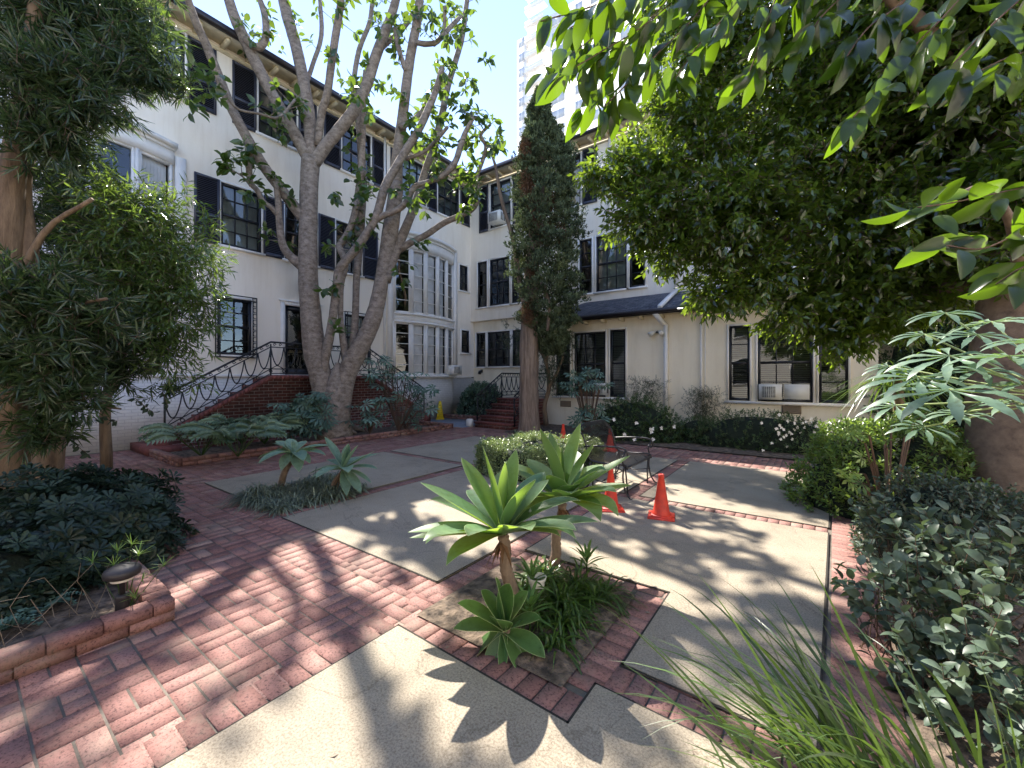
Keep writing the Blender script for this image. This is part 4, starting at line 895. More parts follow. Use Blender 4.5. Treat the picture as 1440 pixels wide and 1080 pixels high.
BL=[(1000,70,6.2,.75,420),(955,150,6.3,.42,200),(985,190,6.2,.55,260),(925,245,6.2,.50,300),(865,245,6.3,.28,90),(838,238,6.3,.15,30),(905,300,6.0,.42,190),(1000,300,6,.75,460),(945,345,6,.4,170),(1100,200,6,1.1,800),(1100,60,6,1.1,700),(1060,390,5.7,.55,280),(1120,430,5.6,.42,200),(1190,410,5.5,.62,380),(1190,460,5.4,.35,140),(1260,420,5.3,.55,240),(1250,330,5.2,.9,600),(1250,180,5.5,1.2,800),(1390,230,5,1.1,700),(1370,60,5,1.2,600),(1220,50,5.5,1.1,600),(1330,400,5.6,.45,160),(1430,350,4.9,.7,300),(1120,-110,6,1.3,500),(1320,-140,5.3,1.4,500),(1010,0,6,.7,250),(905,210,7.2,.30,150),(895,240,7.2,.22,70),(920,20,6.6,.35,80),(1000,410,5.9,.3,90),(1040,300,5.6,.7,350),(1150,300,5.4,.9,450),(1530,100,4.6,1.4,400),(1560,-100,3.5,1.4,300),(1400,110,3.9,.75,420),(1440,250,3.7,.5,260),(1300,40,4.2,.7,320),(1420,-60,3.6,.8,300),(1440,350,3.8,.35,120)]
for i,(px,py,d,r,n) in enumerate(BL):
    d1=3.9+(d-3.9)*.6 if d>3.9 else d; r=r*d1/d; d=d1; n=int(n*.72); D=nrm(RN(n)); c=W(px,py,d); q=R(n)**.45; P=c+D*(r*q*lump(D,.25,3,i))[:,None]*[1,1,.9]
    shoots(lb,tw,P,D+np.array([0,0,-.15])+RN(n)*.4-RIGHT*.25,.22,8,.10,.042,T_DIA,.8,.35,.8,.003)
    k=int(n*(.95 if px>1150 else .25)); P=c+nrm(RN(k))*(r*.8*R(k)**.5)[:,None]; shoots(lb,None,P,RN(k),.2,5,.15,.07,T_DIA,.9,.2)
obj('crown',lb,'ficus',T4); obj('twigs',tw,'twig',T4)
# hanging broad leaves close to the camera
HB=[([(960,-60),(890,0),(850,40),(805,75),(770,95)],1.7,1.6),([(980,-60),(930,10),(880,60),(850,110),(820,150)],1.7,1.6),([(930,-60),(880,-20),(840,20),(800,40)],1.8,1.7),([(1010,-60),(960,-10),(900,40),(850,70),(800,100)],1.55,1.45),([(1040,-60),(980,20),(930,70),(880,120),(850,150)],1.6,1.5),([(1060,-60),(1030,10),(985,60),(950,110)],1.6,1.55),([(1120,-60),(1090,0),(1070,60),(1050,110)],1.55,1.5),([(1000,-60),(900,-20),(830,10),(760,30)],1.45,1.4),
    ([(1400,-60),(1330,20),(1290,60),(1240,120),(1200,165)],1.4,1.3),([(1340,-60),(1260,10),(1220,40),(1190,80)],1.35,1.3),([(1250,-60),(1190,-10),(1150,30),(1130,70)],1.45,1.4),([(1480,-40),(1400,30),(1340,90)],1.3,1.25),([(1180,-60),(1130,-20),(1100,20)],1.5,1.5),([(1500,60),(1420,80),(1360,110)],1.3,1.25),
    ([(1480,255),(1400,272),(1340,285),(1290,292)],1.4,1.3),([(1490,310),(1430,330),(1380,350),(1330,345)],1.3,1.25),([(1500,360),(1440,375),(1400,400)],1.3,1.3)]
for pts,a,b in HB:
    lb=LB();tw=LB(); n=len(pts); q=sm([[*W(px,py,a+(b-a)*i/(n-1)),0] for i,(px,py) in enumerate(pts)],5)[:,:3]; sticks(tw,q[:-1],q[1:],.0035)
    st_=3 if pts[-1][1]>230 else 2; idx=np.arange(2,len(q),st_); nl=len(idx)*3; P=q[np.repeat(idx,3)]+RN(nl)*.012; side=np.tile([-1,1,.3],len(idx))[:,None]
    tn=nrm(q[-1]-q[0]); D=np.array([0,0,-1.0])*(.55 if pts[-1][1]<230 else .05)+tn*.5+np.cross(tn,UP)*side*.55+RN(nl)*.28
    L=.095+.05*R(nl); inst(lb,P+nrm(D)*.012,D,RN(nl)*.6-FWD*.8+[0,0,.3],L,L*.38,T_FINE)
    hb=obj('hanging_branch',tw,'twig',T4,label='near branch carrying broad bright-edged leaves'); obj('hanging_leaves',lb,'figbig',hb,True)
# ---- podocarpus trees on the left
def pod(t,blobs,mat,frac=1.0,Lf=.12,seed=0):
    lb=LB();tw=LB()
    for i,(px,py,d,r,n) in enumerate(blobs):
        n=int(n*frac); D=nrm(RN(n)); c=W(px,py,d); P=c+D*(1.12*r*R(n)**.55*lump(D,.35,3,i+seed))[:,None]
        Tn=nrm(D*.7+RN(n)*.5+np.array([0,0,.15])); sticks(tw,P-Tn*.12,P+Tn*.05,.003)
        for j in range(15):
            t_=j/15; Dj=Tn*(.5+.5*t_)+nrm(RN(n))*.75+np.array([0,0,-.12]); LL=Lf*(.65+.5*R(n))
            inst(lb,P+Tn*(.16*(t_-.6)),Dj,RN(n)+UP,LL,LL*.10+.002,T_DIA)
    obj('crown',lb,mat,t); obj('twigs',tw,'twig',t)
T5=thing('podocarpus_tree','fern-leaved tree with pale fluted trunk at the far left edge','tree',tuple(W(2,532,3.9)*[1,1,0]),'fern-leaved trees at the left')
m=MB(); limb(m,[(-12,860,40),(-6,760,30),(4,690,24),(12,620,21),(8,540,20),(2,440,18),(10,330,16),(20,220,13),(40,100,10),(60,-60,7)],3.9,4.0,12,.12)
limb(m,[(12,600,14),(30,500,10),(45,380,9),(35,250,7),(70,120,5)],3.9,4.2,8); limb(m,[(20,540,10),(60,470,5),(110,430,3),(150,420,2)],3.9,3.7,7); limb(m,[(5,450,8),(60,330,4),(130,280,2.5)],3.9,3.9,7)
obj('trunk',m,'bark3',T5,True)
pod(T5,[(40,20,4.2,.55,380),(110,20,4.3,.45,260),(160,60,4.4,.35,160),(190,95,4.6,.25,80),(40,110,4.0,.5,330),(110,130,4.0,.40,240),(40,190,3.9,.3,90),(90,200,4,.25,100),(215,110,4.6,.18,45),(255,120,4.7,.12,20),(170,20,4.5,.35,150),(30,-90,4.3,.7,260),(150,-80,4.5,.6,220),(60,420,3.7,.35,190),(20,500,3.7,.33,170),(75,520,3.7,.33,190),(110,450,3.8,.35,190),(60,600,3.8,.2,90),(150,90,4.2,.25,90),(100,560,3.7,.2,60),(30,420,3.6,.3,110)],'pod',.68,.16)
T6=thing('podocarpus_tree','second fern-leaved tree with leaning dark trunk behind the dark green mound','tree',tuple(W(65,532,4.9)*[1,1,0]),'fern-leaved trees at the left')
m=MB(); limb(m,[(55,760,24),(62,690,19),(70,630,16),(78,580,14),(80,500,11),(95,420,8),(120,340,6),(150,270,4)],4.9,5.1,11,.1)
for p in ([(85,470,6),(140,420,4),(200,400,3),(260,370,2)],[(95,420,5),(160,360,3),(220,320,2)],[(80,590,4),(110,575,3),(140,572,2),(170,575,1.2)]): limb(m,p,5,5,6)
obj('trunk',m,'bark3',T6,True)
pod(T6,[(110,270,5,.45,250),(60,300,5,.5,240),(150,300,5,.35,150),(110,370,4.9,.5,330),(160,370,5.0,.38,220),(160,450,4.9,.40,250),(120,480,4.8,.45,290),(50,450,4.8,.4,170),(210,490,4.8,.26,120),(60,540,4.6,.33,160),(165,520,4.8,.28,120),(240,540,4.9,.1,16),(90,200,5.1,.3,80),(205,430,5.0,.25,80)],'pod',.56,.15,40)
T7=thing('podocarpus_shrub','brighter leafy bush spreading in front of the left wing wall, left of the grilled window','shrub',tuple(W(190,532,4.7)*[1,1,0]))
lb=LB();tw=LB()
for px,py,d,r,n in ((200,330,4.6,.34,230),(245,360,4.7,.30,200),(180,290,4.6,.27,120),(262,410,4.7,.23,120),(225,300,4.7,.19,70),(238,450,4.7,.26,150),(215,400,4.6,.35,220),(285,360,4.8,.11,26),(290,430,4.8,.12,26),(235,500,4.7,.18,60),(135,260,4.6,.2,60),(150,330,4.5,.25,110),(170,400,4.5,.22,80),(300,380,4.9,.07,9),(305,455,4.9,.07,9),(275,480,4.8,.1,16),(285,310,4.9,.08,9),(255,270,4.8,.1,12),(270,540,4.8,.1,14)):
    n=int(n*.8); D=nrm(RN(n)); P=W(px,py,d)+D*(1.3*r*R(n)**.7*lump(D,.45,4,n))[:,None]; shoots(lb,tw,P,D+[0,0,.1]+RN(n)*.4,.15,7,.115,.021,T_DIA,.75,.35,.8,.002)
obj('foliage',lb,'podl',T7); m=MB(); limb(m,[(150,660,7),(150,560,6),(180,470,5),(215,400,3)],5.6,5.5,7); limb(m,[(150,560,4),(200,480,3),(250,430,2)],5.6,5.5,6); obj('trunk',m,'bark3',T7,True); obj('twigs',tw,'twig',T7)
t=thing('leaf_sprig','dark ovate-leaved twig hanging low in front of the white brick base','branch',tuple(W(105,600,4.6)))
lb=LB();tw=LB()
for pts in ([(80,590),(110,592),(140,590),(165,592)],[(95,590),(100,615),(112,630),(125,640)],[(190,560),(205,572),(215,580)],[(228,548),(232,560),(236,570)]):
    q=sm([[*W(a,b,4.6),0] for a,b in pts],4)[:,:3]; sticks(tw,q[:-1],q[1:],.004); n=len(q); k=np.repeat(np.arange(n),2); D=RN(len(k))*.6-UP*.6; inst(lb,q[k],D,RN(len(k))-FWD,.075,.038,T_OV)
obj('leaves',lb,'nandina',t); obj('twig',tw,'twig',t)
# ---- mounds, hedges and shrubs
moundplant('pittosporum_shrub','wide dark mound of whorled leaves with sun glints beside the brick path at left','shrub',(-5.05,.62,.0),(.95,.72,.72),'pitto',1500,.088,.03,T_ROS,3,'ros',amp=.1,group='dark whorled mounds at left')
moundplant('pittosporum_shrub','nearest part of the dark whorled mounds, below the far left trunk','shrub',(-5.0,-.35,0),(.9,.75,.52),'pitto',1300,.085,.03,T_ROS,4,'ros',amp=.12,group='dark whorled mounds at left')
moundplant('pittosporum_shrub','low whorled mound behind the path light at the left edge','shrub',(-4.35,.12,0),(.55,.5,.45),'pitto',800,.08,.03,T_ROS,6,'ros',amp=.12,group='dark whorled mounds at left')
# round clipped boxwood, ring shaped
t=thing('boxwood_hedge','sunlit clipped boxwood square with a hollow centre in front of the cypress','hedge',(-3.5,5.62,0))
def ringh(x,y):
    return .47+.025*math.sin(x*5)+.02*math.sin(y*7+1)
m=MB(); ox,oy,hx=-3.5,5.62,.8
def sq(r,k=40,e=.45):
    o=[]
    for i in range(k):
        a=2*math.pi*i/k; c,s=math.cos(a),math.sin(a); o.append((ox+hx*r*math.copysign(abs(c)**e,c),oy+hx*r*math.copysign(abs(s)**e,s)))
    return o
vs=[];k=40
for r,z in ((.95,.02),(.97,.36),(.9,.43),(.45,.43),(.38,.35),(.36,.02)): vs+=[(x,y,z) for x,y in sq(r,k,.45 if r>.6 else .8)]
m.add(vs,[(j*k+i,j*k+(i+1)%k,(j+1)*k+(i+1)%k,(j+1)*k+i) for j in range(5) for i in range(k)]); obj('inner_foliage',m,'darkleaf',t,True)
n=26000; a=R(n)*6.283; e=.45; c,s=np.cos(a),np.sin(a); sx=np.sign(c)*abs(c)**e; sy=np.sign(s)*abs(s)**e
top=R(n)<.5; rr=np.where(top,.42+.6*R(n)**.7,.99+.035*RN(n,1)[:,0]); zz=np.where(top,.44+.035*RN(n,1)[:,0]+.02*np.sin(a*9+rr*8),.03+.42*R(n))
rr*=1+.03*np.sin(a*7)+.02*np.sin(a*13); P=np.stack([ox+hx*rr*sx,oy+hx*rr*sy,zz],1); Dn=np.where(top[:,None],np.array([0,0,1.0]),np.stack([sx,sy,.4+0*sx],1))
lb=LB()
for j in range(4): inst(lb,P+RN(n)*.006,nrm(Dn+RN(n)*.8),Dn+RN(n)*.3,.024,.015,T_DIA)
obj('foliage',lb,'box',t)
fl=[(W(x,y,9.1),.05) for x,y in ((895,595),(918,603),(916,608),(930,602),(948,600),(918,618),(892,618),(915,604),(863,590),(878,611))]
moundplant('gardenia_shrub','broad dark green shrub with a few white flowers behind the metal bench','shrub',(-3.55,9.95,0),(1.25,.75,1.02),'hedge',1500,.055,.03,T_DIA,11,'shoot',7,.08,amp=.08,flowers=fl)
fl=[(W(1120+random.gauss(0,25),608+random.gauss(0,12),8.05),.036) for _ in range(46)]+[(W(1160+random.gauss(0,8),600+random.gauss(0,6),7.9),.04) for _ in range(14)]
moundplant('azalea_hedge','low dark azalea hedge dotted with white blossom under the right low-wing window','hedge',(-.75,10.15,0),(1.75,.62,.78),'hedge',1500,.045,.022,T_DIA,12,'shoot',7,.08,amp=.07,flowers=fl)
moundplant('azalea_hedge','dark small-leaved hedge continuing left of the white blossom, below the reddish nandina','hedge',(-2.1,10.4,0),(.7,.6,.6),'hedge',500,.045,.022,T_DIA,13,'shoot',7,.08,amp=.1)
moundplant('corner_shrub','dark rounded shrub in the corner bed behind the yellow sign','shrub',(-10.2,12.0,.1),(.95,.6,1.15),'fatsia',900,.11,.045,T_DIA,14,'shoot',7,.12,amp=.12)
moundplant('camellia_shrub','sunlit light green shrub in front of the fig trunk at right','shrub',tuple(W(1268,532,4.55)*[1,1,0]),(.95,.85,1.13),'shrubl',2300,.062,.027,T_DIA,15,'shoot',7,.09,amp=.13,up=.9)
moundplant('camellia_shrub','small-leaved darker shrub between the sunlit shrub and the nearest grey leaves','shrub',tuple(W(1345,532,3.25)*[1,1,0]),(.62,.55,.78),'grey',1300,.04,.02,T_OV,16,'shoot',7,.08,amp=.15,up=.8)
moundplant('privet_shrub','tall dark shrub closing the gap right of the low wing, behind the spiky plant','shrub',(2.75,11.6,1.2),(1.55,.9,2.3),'hedge',2600,.075,.034,T_DIA,17,'shoot',7,.12,amp=.12)
# nearest grey-green shrub
t=thing('grey_leaf_shrub','nearest shrub of rounded grey-green leaves at the lower right','shrub',tuple(W(1350,532,2.0)*[1,1,0]))
lb=LB();tw=LB()
for px,py,d,r,n in ((1300,800,2.3,.26,30),(1245,850,2.2,.16,16),(1350,860,2.1,.33,46),(1410,960,1.8,.33,46),(1320,960,1.9,.26,30),(1420,800,2.3,.3,30),(1262,760,2.5,.14,14),(1360,1050,1.7,.28,26)):
    P=W(px,py,d)+nrm(RN(n))*(r*R(n)**.5)[:,None]; shoots(lb,tw,P,RN(n)*.5+[0,0,.9]-RIGHT*.3,.2,7,.066,.042,T_FINE,.95,.0,1.2,.0025)
    b=W(px,py,d); q=12; sticks(tw,np.tile(b*[1,1,0],(q,1))+RN(q)*.06*[1,1,0],P[:q],.004)
obj('leaves',lb,'grey',t); obj('stems',tw,'twig',t)
# nandinas
for (px,py,d,h,w,lab) in ((905,565,10.9,1.45,.55,'airy nandina against the low-wing wall beside the downspout'),(990,575,10.4,1.2,.5,'airy reddish-tinged nandina left of the azaleas')):
    b=W(px,532,d)*[1,1,0]; t=thing('nandina_shrub',lab,'shrub',tuple(b)); lb=LB();tw=LB(); n=420
    P=b+np.stack([RN(n,1)[:,0]*w*.45,RN(n,1)[:,0]*w*.45,h*(.35+.65*R(n)**.8)],1); shoots(lb,tw,P,RN(n)+[0,0,.4],.16,9,.036,.012,T_DIA,.9,.1)
    k=9; sticks(tw,np.tile(b,(k,1))+RN(k)*.05*[1,1,0],P[:k]*[1,1,1],.008); obj('foliage',lb,'nandina',t); obj('stems',tw,'twig',t)
# fatsias
def fatsia(lab,base,leaves,L=.2,mat='fatsia',name='fatsia_plant'):
    """leaves: list of (centre xyz, direction xyz or None)"""
    t=thing(name,lab,'shrub',tuple(base*[1,1,0])); lb=LB();tw=LB()
    P=np.array([l[0] for l in leaves]); D=np.array([l[1] for l in leaves]); n=len(P)
    inst(lb,P,D,UP*.8+RN(n)*.35-FWD*.65,L*(.8+.4*R(n)),L*(.8+.4*R(n)),T_FAT)
    mid=(P+base)/2; mid[:,2]=P[:,2]*.75; sticks(tw,P,mid*.35+P*.65-UP*.05*0+(base-P)*.2*[1,1,0],.005); sticks(tw,P*.65+mid*.35+(base-P)*.2*[1,1,0],np.tile(base,(n,1)),.011)
    obj('leaves',lb,mat,t); obj('stems',tw,'twig',t); return t
def cloud(px0,px1,py0,py1,d,n,dn=.3,zd=.25):
    o=[]
    for _ in range(n):
        p=W(random.uniform(px0,px1),random.uniform(py0,py1),d+random.uniform(-zd,zd)); a=random.uniform(0,6.28); o.append((p,np.array([math.cos(a),math.sin(a),-random.uniform(.0,dn)])-FWD*.45))
    return o
fatsia('blue-green fatsia in front of the brick stair wall, left of the tree trunk',W(430,600,9.6)*[1,1,0]+[0,0,.1],cloud(388,466,566,608,9.2,60)+cloud(412,466,553,575,9.3,20),.25)
fatsia('tall leggy fatsia leaning over the right flight of the staircase railing',W(560,590,10.7)*[1,1,0]+[0,0,.1],cloud(505,560,500,545,10.6,22)+cloud(555,600,520,560,10.6,14)+cloud(590,612,545,575,10.6,9),.26)
fatsia('low fatsia at the foot of the brick stair wall, just right of the tree trunk',W(520,592,10.2)*[1,1,0]+[0,0,.1],cloud(492,545,560,600,10.1,20)+cloud(510,520,585,590,9.8,2),.26)
fatsia('low dark fatsia at the right end of the stair planting bed',W(570,590,11)*[1,1,0]+[0,0,.1],cloud(550,600,572,598,11,18),.26)
fatsia('tall fatsia with crooked stem in front of the low-wing windows',W(828,600,9.8)*[1,1,0],cloud(795,855,520,545,9.8,24)+cloud(800,850,575,620,9.9,26)+cloud(790,810,525,555,9.8,6),.22)
t=fatsia('young fatsia leaves poking out of the sunlit shrub at right',W(1250,600,4.0)*[1,1,0],cloud(1185,1260,600,690,3.7,9)+cloud(1230,1330,580,620,3.9,6),.13,'shrubl')
# giant lit leaves at right
t=thing('giant_leaf_plant','very large deeply lobed leaves catching the sun in front of the fig trunk','shrub',tuple(W(1500,532,1.7)*[1,1,0])); lb=LB();tw=LB()
for (bx,by,d,tx,ty,dd,L,nx) in ((1335,548,1.75,1200,612,.0,.33,0),(1290,530,1.9,1180,590,.0,.26,0),(1335,500,1.9,1235,545,.1,.26,0),(1420,500,1.7,1320,520,.0,.24,0),(1395,452,2.0,1310,490,.0,.22,0),(1425,565,1.7,1345,600,0,.18,0),(1460,480,1.6,1400,500,0,.2,0),(1380,520,1.9,1290,560,0,.2,0),(1330,440,2.1,1290,462,0,.2,0),(1260,570,2.1,1185,612,0,.2,0),(1300,600,2.0,1235,640,0,.18,0),(1375,470,1.9,1330,500,0,.18,0),(1300,470,2.2,1240,500,0,.18,0),(1440,540,1.8,1370,560,0,.2,0),(1350,580,1.9,1290,615,0,.16,0),(1250,515,2.3,1205,545,0,.15,0)):
    p=W(bx,by,d); q=W(tx,ty,d+dd-.12); inst(lb,[p],[q-p],(UP*1.0-FWD*.12)[None,:]+RN(1)*.08,L*.9,L*.9,T_FAT9); sticks(tw,[p],[W(1500,560,1.7) if by<650 else W(1330,900,2.1)],.006)
obj('leaves',lb,'fatsia2',t,True); obj('stalks',tw,'agstalk' if 'agstalk' in M else 'edge',t); m=MB(); limb(m,[(1500,1100,14),(1500,800,13),(1500,560,10)],1.7,1.7,8); obj('stem',m,'bark4',t,True)
# spiky plant
t=thing('dracaena_plant','spiky plant of long drooping sword leaves right of the low-wing window','plant',tuple(W(1262,532,5.4)*[1,1,0])); lb=LB()
for cx_,cy_,n in ((1262,530,70),(1245,545,40)):
    D=RN(n); D[:,2]=abs(D[:,2])*.6+.05; arcs(lb,np.tile(W(cx_,cy_,5.4),(n,1)),D,.55+.35*R(n),.022,.55+.5*R(n),6)
obj('leaves',lb,'strap',t); m=MB(); limb(m,[(1262,720,8),(1266,620,7),(1262,530,6)],5.4,5.4,8); obj('stem',m,'bark3',t,True)
# philodendrons in the stair bed
for (px,py,d,n,L,lab) in ((283,628,7.9,17,.42,'pale split-leaf philodendron nearest the stair foot'),(335,628,7.6,17,.42,'split-leaf philodendron spilling over the bed edge in the middle'),(340,585,8.8,17,.42,'dark split-leaf plant against the sloping brick wall'),(372,610,8.4,20,.42,'dark green foliage between the philodendrons and the blue fatsia')):
    b=G(px,py+14,.1) if py>600 else W(px,600,d)*[1,1,0]+[0,0,.1]; t=thing('philodendron_plant',lab,'plant',tuple(b*[1,1,0])); lb=LB();tw=LB()
    a=np.arange(n)*2.4+R(n); D=np.stack([np.cos(a),np.sin(a),.35+.5*R(n)],1); O=b+nrm(D)*(.26+.22*R(n))[:,None]+[0,0,.24]; D2=D*[1,1,.6]-[0,0,.22]; inst(lb,O,D2,UP*.8-FWD*.4+RN(n)*.25,L*(.8+.4*R(n)),L,T_PHI); sticks(tw,np.tile(b,(n,1)),O,.007)
    obj('leaves',lb,'philo',t); obj('stalks',tw,'strap',t)
# ---- agaves
def agleaf(lb,eb,O,Tv,bend,wd,tint,curl=0,fold=.25):
    Tv=np.asarray(Tv,float); L=np.linalg.norm(Tv); c=Tv*.5+np.asarray(bend); seg=14; rows=[];el=[];er=[]
    for i in range(seg+1):
        t=i/seg; p=O+2*t*(1-t)*c+t*t*Tv; dv=2*(1-2*t)*c+2*t*Tv
        if curl and t>.82: p=p+UP*(-curl)*(t-.82)**2*22*L*.2
        dv/=np.linalg.norm(dv)+1e-9; x=np.cross(dv,UP+.001); 
        x=nrm(x); z=np.cross(x,dv)
        w=wd*.5*(.42+.58*math.sin(min(1,t/.55)*math.pi/2)**1.3 if t<.55 else max(0.004,(1-((t-.55)/.45)**2.2)**.9))
        f=fold*(1-.7*t)*w
        for s in (-1,-.5,0,.5,1): rows.append(p+x*s*w+z*(f*(s*s)*1.6-(.0 if abs(s)>.1 else f*.1)))
        el.append(p-x*w+z*f*1.6); er.append(p+x*w+z*f*1.6)
    fs=[(i*5+j,i*5+j+1,i*5+j+6,i*5+j+5) for i in range(seg) for j in range(4)]
    lb.put(np.array(rows)[None],[q for f in fs for q in f],[4]*len(fs),np.array([tint]))
    eb.tube(el,.0009,3,False); eb.tube(er,.0009,3,False)
def agave(lab,O,foot,leaves,stemr,mat,wd,m_px,group='tree agaves with rosettes on stems'):
    t=thing('agave_plant',lab,'agave',tuple(np.array(foot)*[1,1,0]),group); lb=LB(); eb=MB(); O=np.array(O)
    for (dx,dy,dz,b,w,cu) in leaves:
        Tv=RIGHT*dx+UP*dz+FWD*dy; hb=nrm(Tv*[1,1,0]) if abs(dx)+abs(dy)>.02 else RIGHT*0; bend=UP*b*np.linalg.norm(Tv)
        agleaf(lb,eb,O+nrm(Tv)*.01,Tv,bend,wd*w,random.random(),cu)
    obj('leaves',lb,mat,t,True); obj('leaf_margins',eb,'edge',t)
    if stemr>.033:
        dl=LB(); n=9; a=R(n)*6.28; arcs(dl,np.tile(O-UP*.03,(n,1)),np.stack([np.cos(a),np.sin(a),-.5-.9*R(n)],1),.09+.1*R(n),.035,.5,4); obj('dry_leaves',dl,'deadleaf',t)
    m=MB(); n=26; P=[np.array(foot)+(O-np.array(foot))*i/n+RIGHT*.01*math.sin(i*.35) for i in range(n+1)]; m.tube(P,[stemr*(1.0+.12*(i%2)+.1*random.random()-.25*(i/n)) for i in range(n+1)],12,True,None,.1); obj('stem',m,'bark2',t)
    return t
k=.0045
# (right, forward, up, bow, width, curl)
agave('sunlit tree agave with broad leaves on a bare stem, nearest in the planter',W(706,752,2.62),G(722,850,0),
 [(-.16,-.50,.20,.08,.9,.2),(.16,-.48,.22,.08,.9,.2),(.40,-.42,.20,.08,.9,.2),(-.40,-.44,.16,.08,.9,.3),(.56,-.20,.16,.06,.9,.1),(0,.5,.3,.06,.9,0),(.3,.42,.3,.06,.9,0),(-.12,-.02,.56,.02,1.15,0),(-.27,.12,.46,.05,.9,0),(.09,.08,.52,.03,.8,0),(.20,-.14,.38,.10,.95,0),(-.50,-.05,.34,.02,1.0,0),(-.50,.15,.20,.12,.85,.5),(-.42,-.28,.10,.16,.8,.6),(-.56,-.12,.06,.10,.8,0),(-.58,.0,-.02,.06,.7,0),(.30,.10,.32,.10,.9,0),
  (.36,-.05,.03,.16,.9,.5),(.50,.05,.22,.14,.8,.3),(.40,.30,.15,.15,.85,0),(.05,.45,.18,.16,.9,.3),(-.25,.42,.18,.16,.9,.2),(.42,-.28,.12,.18,.8,.5),(-.30,-.30,-.02,.12,.8,.6),(.28,.40,.30,.1,.8,0),(.02,-.02,.46,.02,.45,0)],.040,'agave',.205,k,)
agave('taller tree agave with broad leaves on a bare stem, behind the nearest one',W(790,706,3.2),G(778,795,0),
 [(.0,-.5,.22,.08,.9,.2),(.30,-.46,.22,.08,.9,.2),(-.28,-.46,.2,.08,.9,.2),(-.45,.3,.25,.06,.9,0),(.2,.5,.3,.06,.9,0),(-.17,-.05,.57,.02,1.2,0),(.15,.04,.60,.02,1.0,0),(-.08,.12,.52,.02,.6,0),(.25,.02,.44,.06,.8,0),(.32,-.12,.30,.16,1.0,.6),(.52,-.02,.36,.02,.8,0),(.50,-.12,.16,.04,1.0,0),(.34,-.36,.06,.16,1.0,.7),(.2,-.45,.05,.2,.9,.6),(-.40,.05,.24,.08,.8,0),(-.44,-.2,.08,.14,.85,.4),
  (-.25,.35,.26,.12,.8,0),(.10,.45,.22,.12,.8,0),(.38,.32,.22,.12,.8,0),(-.1,-.15,.24,.1,.8,0),(.08,-.16,.18,.1,.9,.3),(-.30,-.30,.0,.12,.8,.5),(.0,0,.42,.02,.4,0)],.038,'agave',.225,k)
O=W(709,888,2.27); m3=.0039
tp=[(645,847),(640,885),(658,936),(693,944),(742,932),(762,905),(757,862),(742,836),(716,824),(697,812),(677,834),(722,940),(700,860)]
Lc=[]
for i,(a,b) in enumerate(tp):
    dx=(a-709)*m3; dz=(888-b)*m3; r=.27; f=math.sqrt(max(.0,r*r-dx*dx-dz*dz)); Lc.append((dx,-f*.8 if b>880 else (.25*f if b<840 else -.3*f),dz+(.02 if b>880 else 0),.10,1,.2))
agave('young green agave rosette sitting low at the front of the planter',O,G(712,905,0),Lc,.03,'agave3',.135,m3,None)
agave('drooping blue-green agave on a leaning stem in the mondo grass, left of the pair',W(413,637,5.25),G(390,690,0),
 [(-.42,-.05,-.06,.22,1,.2),(-.2,-.38,-.04,.2,.9,.2),(.3,-.35,-.02,.2,.9,.2),(.42,.2,.05,.15,.9,0),(-.4,.25,.08,.15,.9,0),(-.33,-.2,-.08,.22,.9,.2),(-.12,.12,.16,.1,.8,0),(-.25,.05,.14,.14,.9,0),(.40,.0,-.02,.16,.9,.2),(.16,-.18,-.18,.3,.9,.3),(.25,-.1,-.1,.25,.8,.2),(-.04,-.2,-.16,.3,.9,.3),(.05,.2,.12,.1,.8,0),(-.3,.2,.02,.15,.8,0),(.28,.15,.0,.18,.8,0),(-.02,0,.14,.1,.6,0)],.04,'agave2',.18,k)
agave('blue-green agave with one tall blade at the right end of the mondo grass',W(483,660,5.2),G(462,694,0),
 [(-.24,.02,.40,.03,1,0),(-.15,-.4,.0,.2,.9,.2),(.2,-.35,.05,.2,.9,.2),(.35,.25,.15,.1,.9,0),(.18,.0,.3,.03,.8,0),(.07,.0,.32,.02,.9,.3),(.02,.1,.3,.02,.7,0),(.38,.02,.22,.02,.7,0),(.44,-.05,.02,.12,.9,.1),(.38,-.1,-.14,.14,.6,.1),(.28,-.18,-.24,.1,.8,0),(.12,-.2,-.26,.14,.7,.2),(-.4,-.02,-.04,.18,.95,.2),(-.3,-.2,-.05,.16,.8,.2),(-.3,.2,.08,.15,.7,0),(.1,.3,.1,.15,.7,0)],.035,'agave2',.18,k)
# mondo grass
lb=LB(); n=5200; X_=-5.72+.95*R(n); Y_=2.14+1.15*R(n); P=np.stack([X_,Y_,.02+0*X_],1); cl=.6+.6*np.clip(np.sin(X_*9)+np.sin(Y_*8+X_*3),0,1)
D=RN(n); D[:,2]=abs(D[:,2])*.6+.75; arcs(lb,P,D,(.34+.26*R(n))*cl,.013,.7+.5*R(n),5); o=obj('mondo_grass',lb,'mondo'); o['kind']='stuff'; solo(o,'tufted blue-grey mondo grass filling the small island by the path','grass')
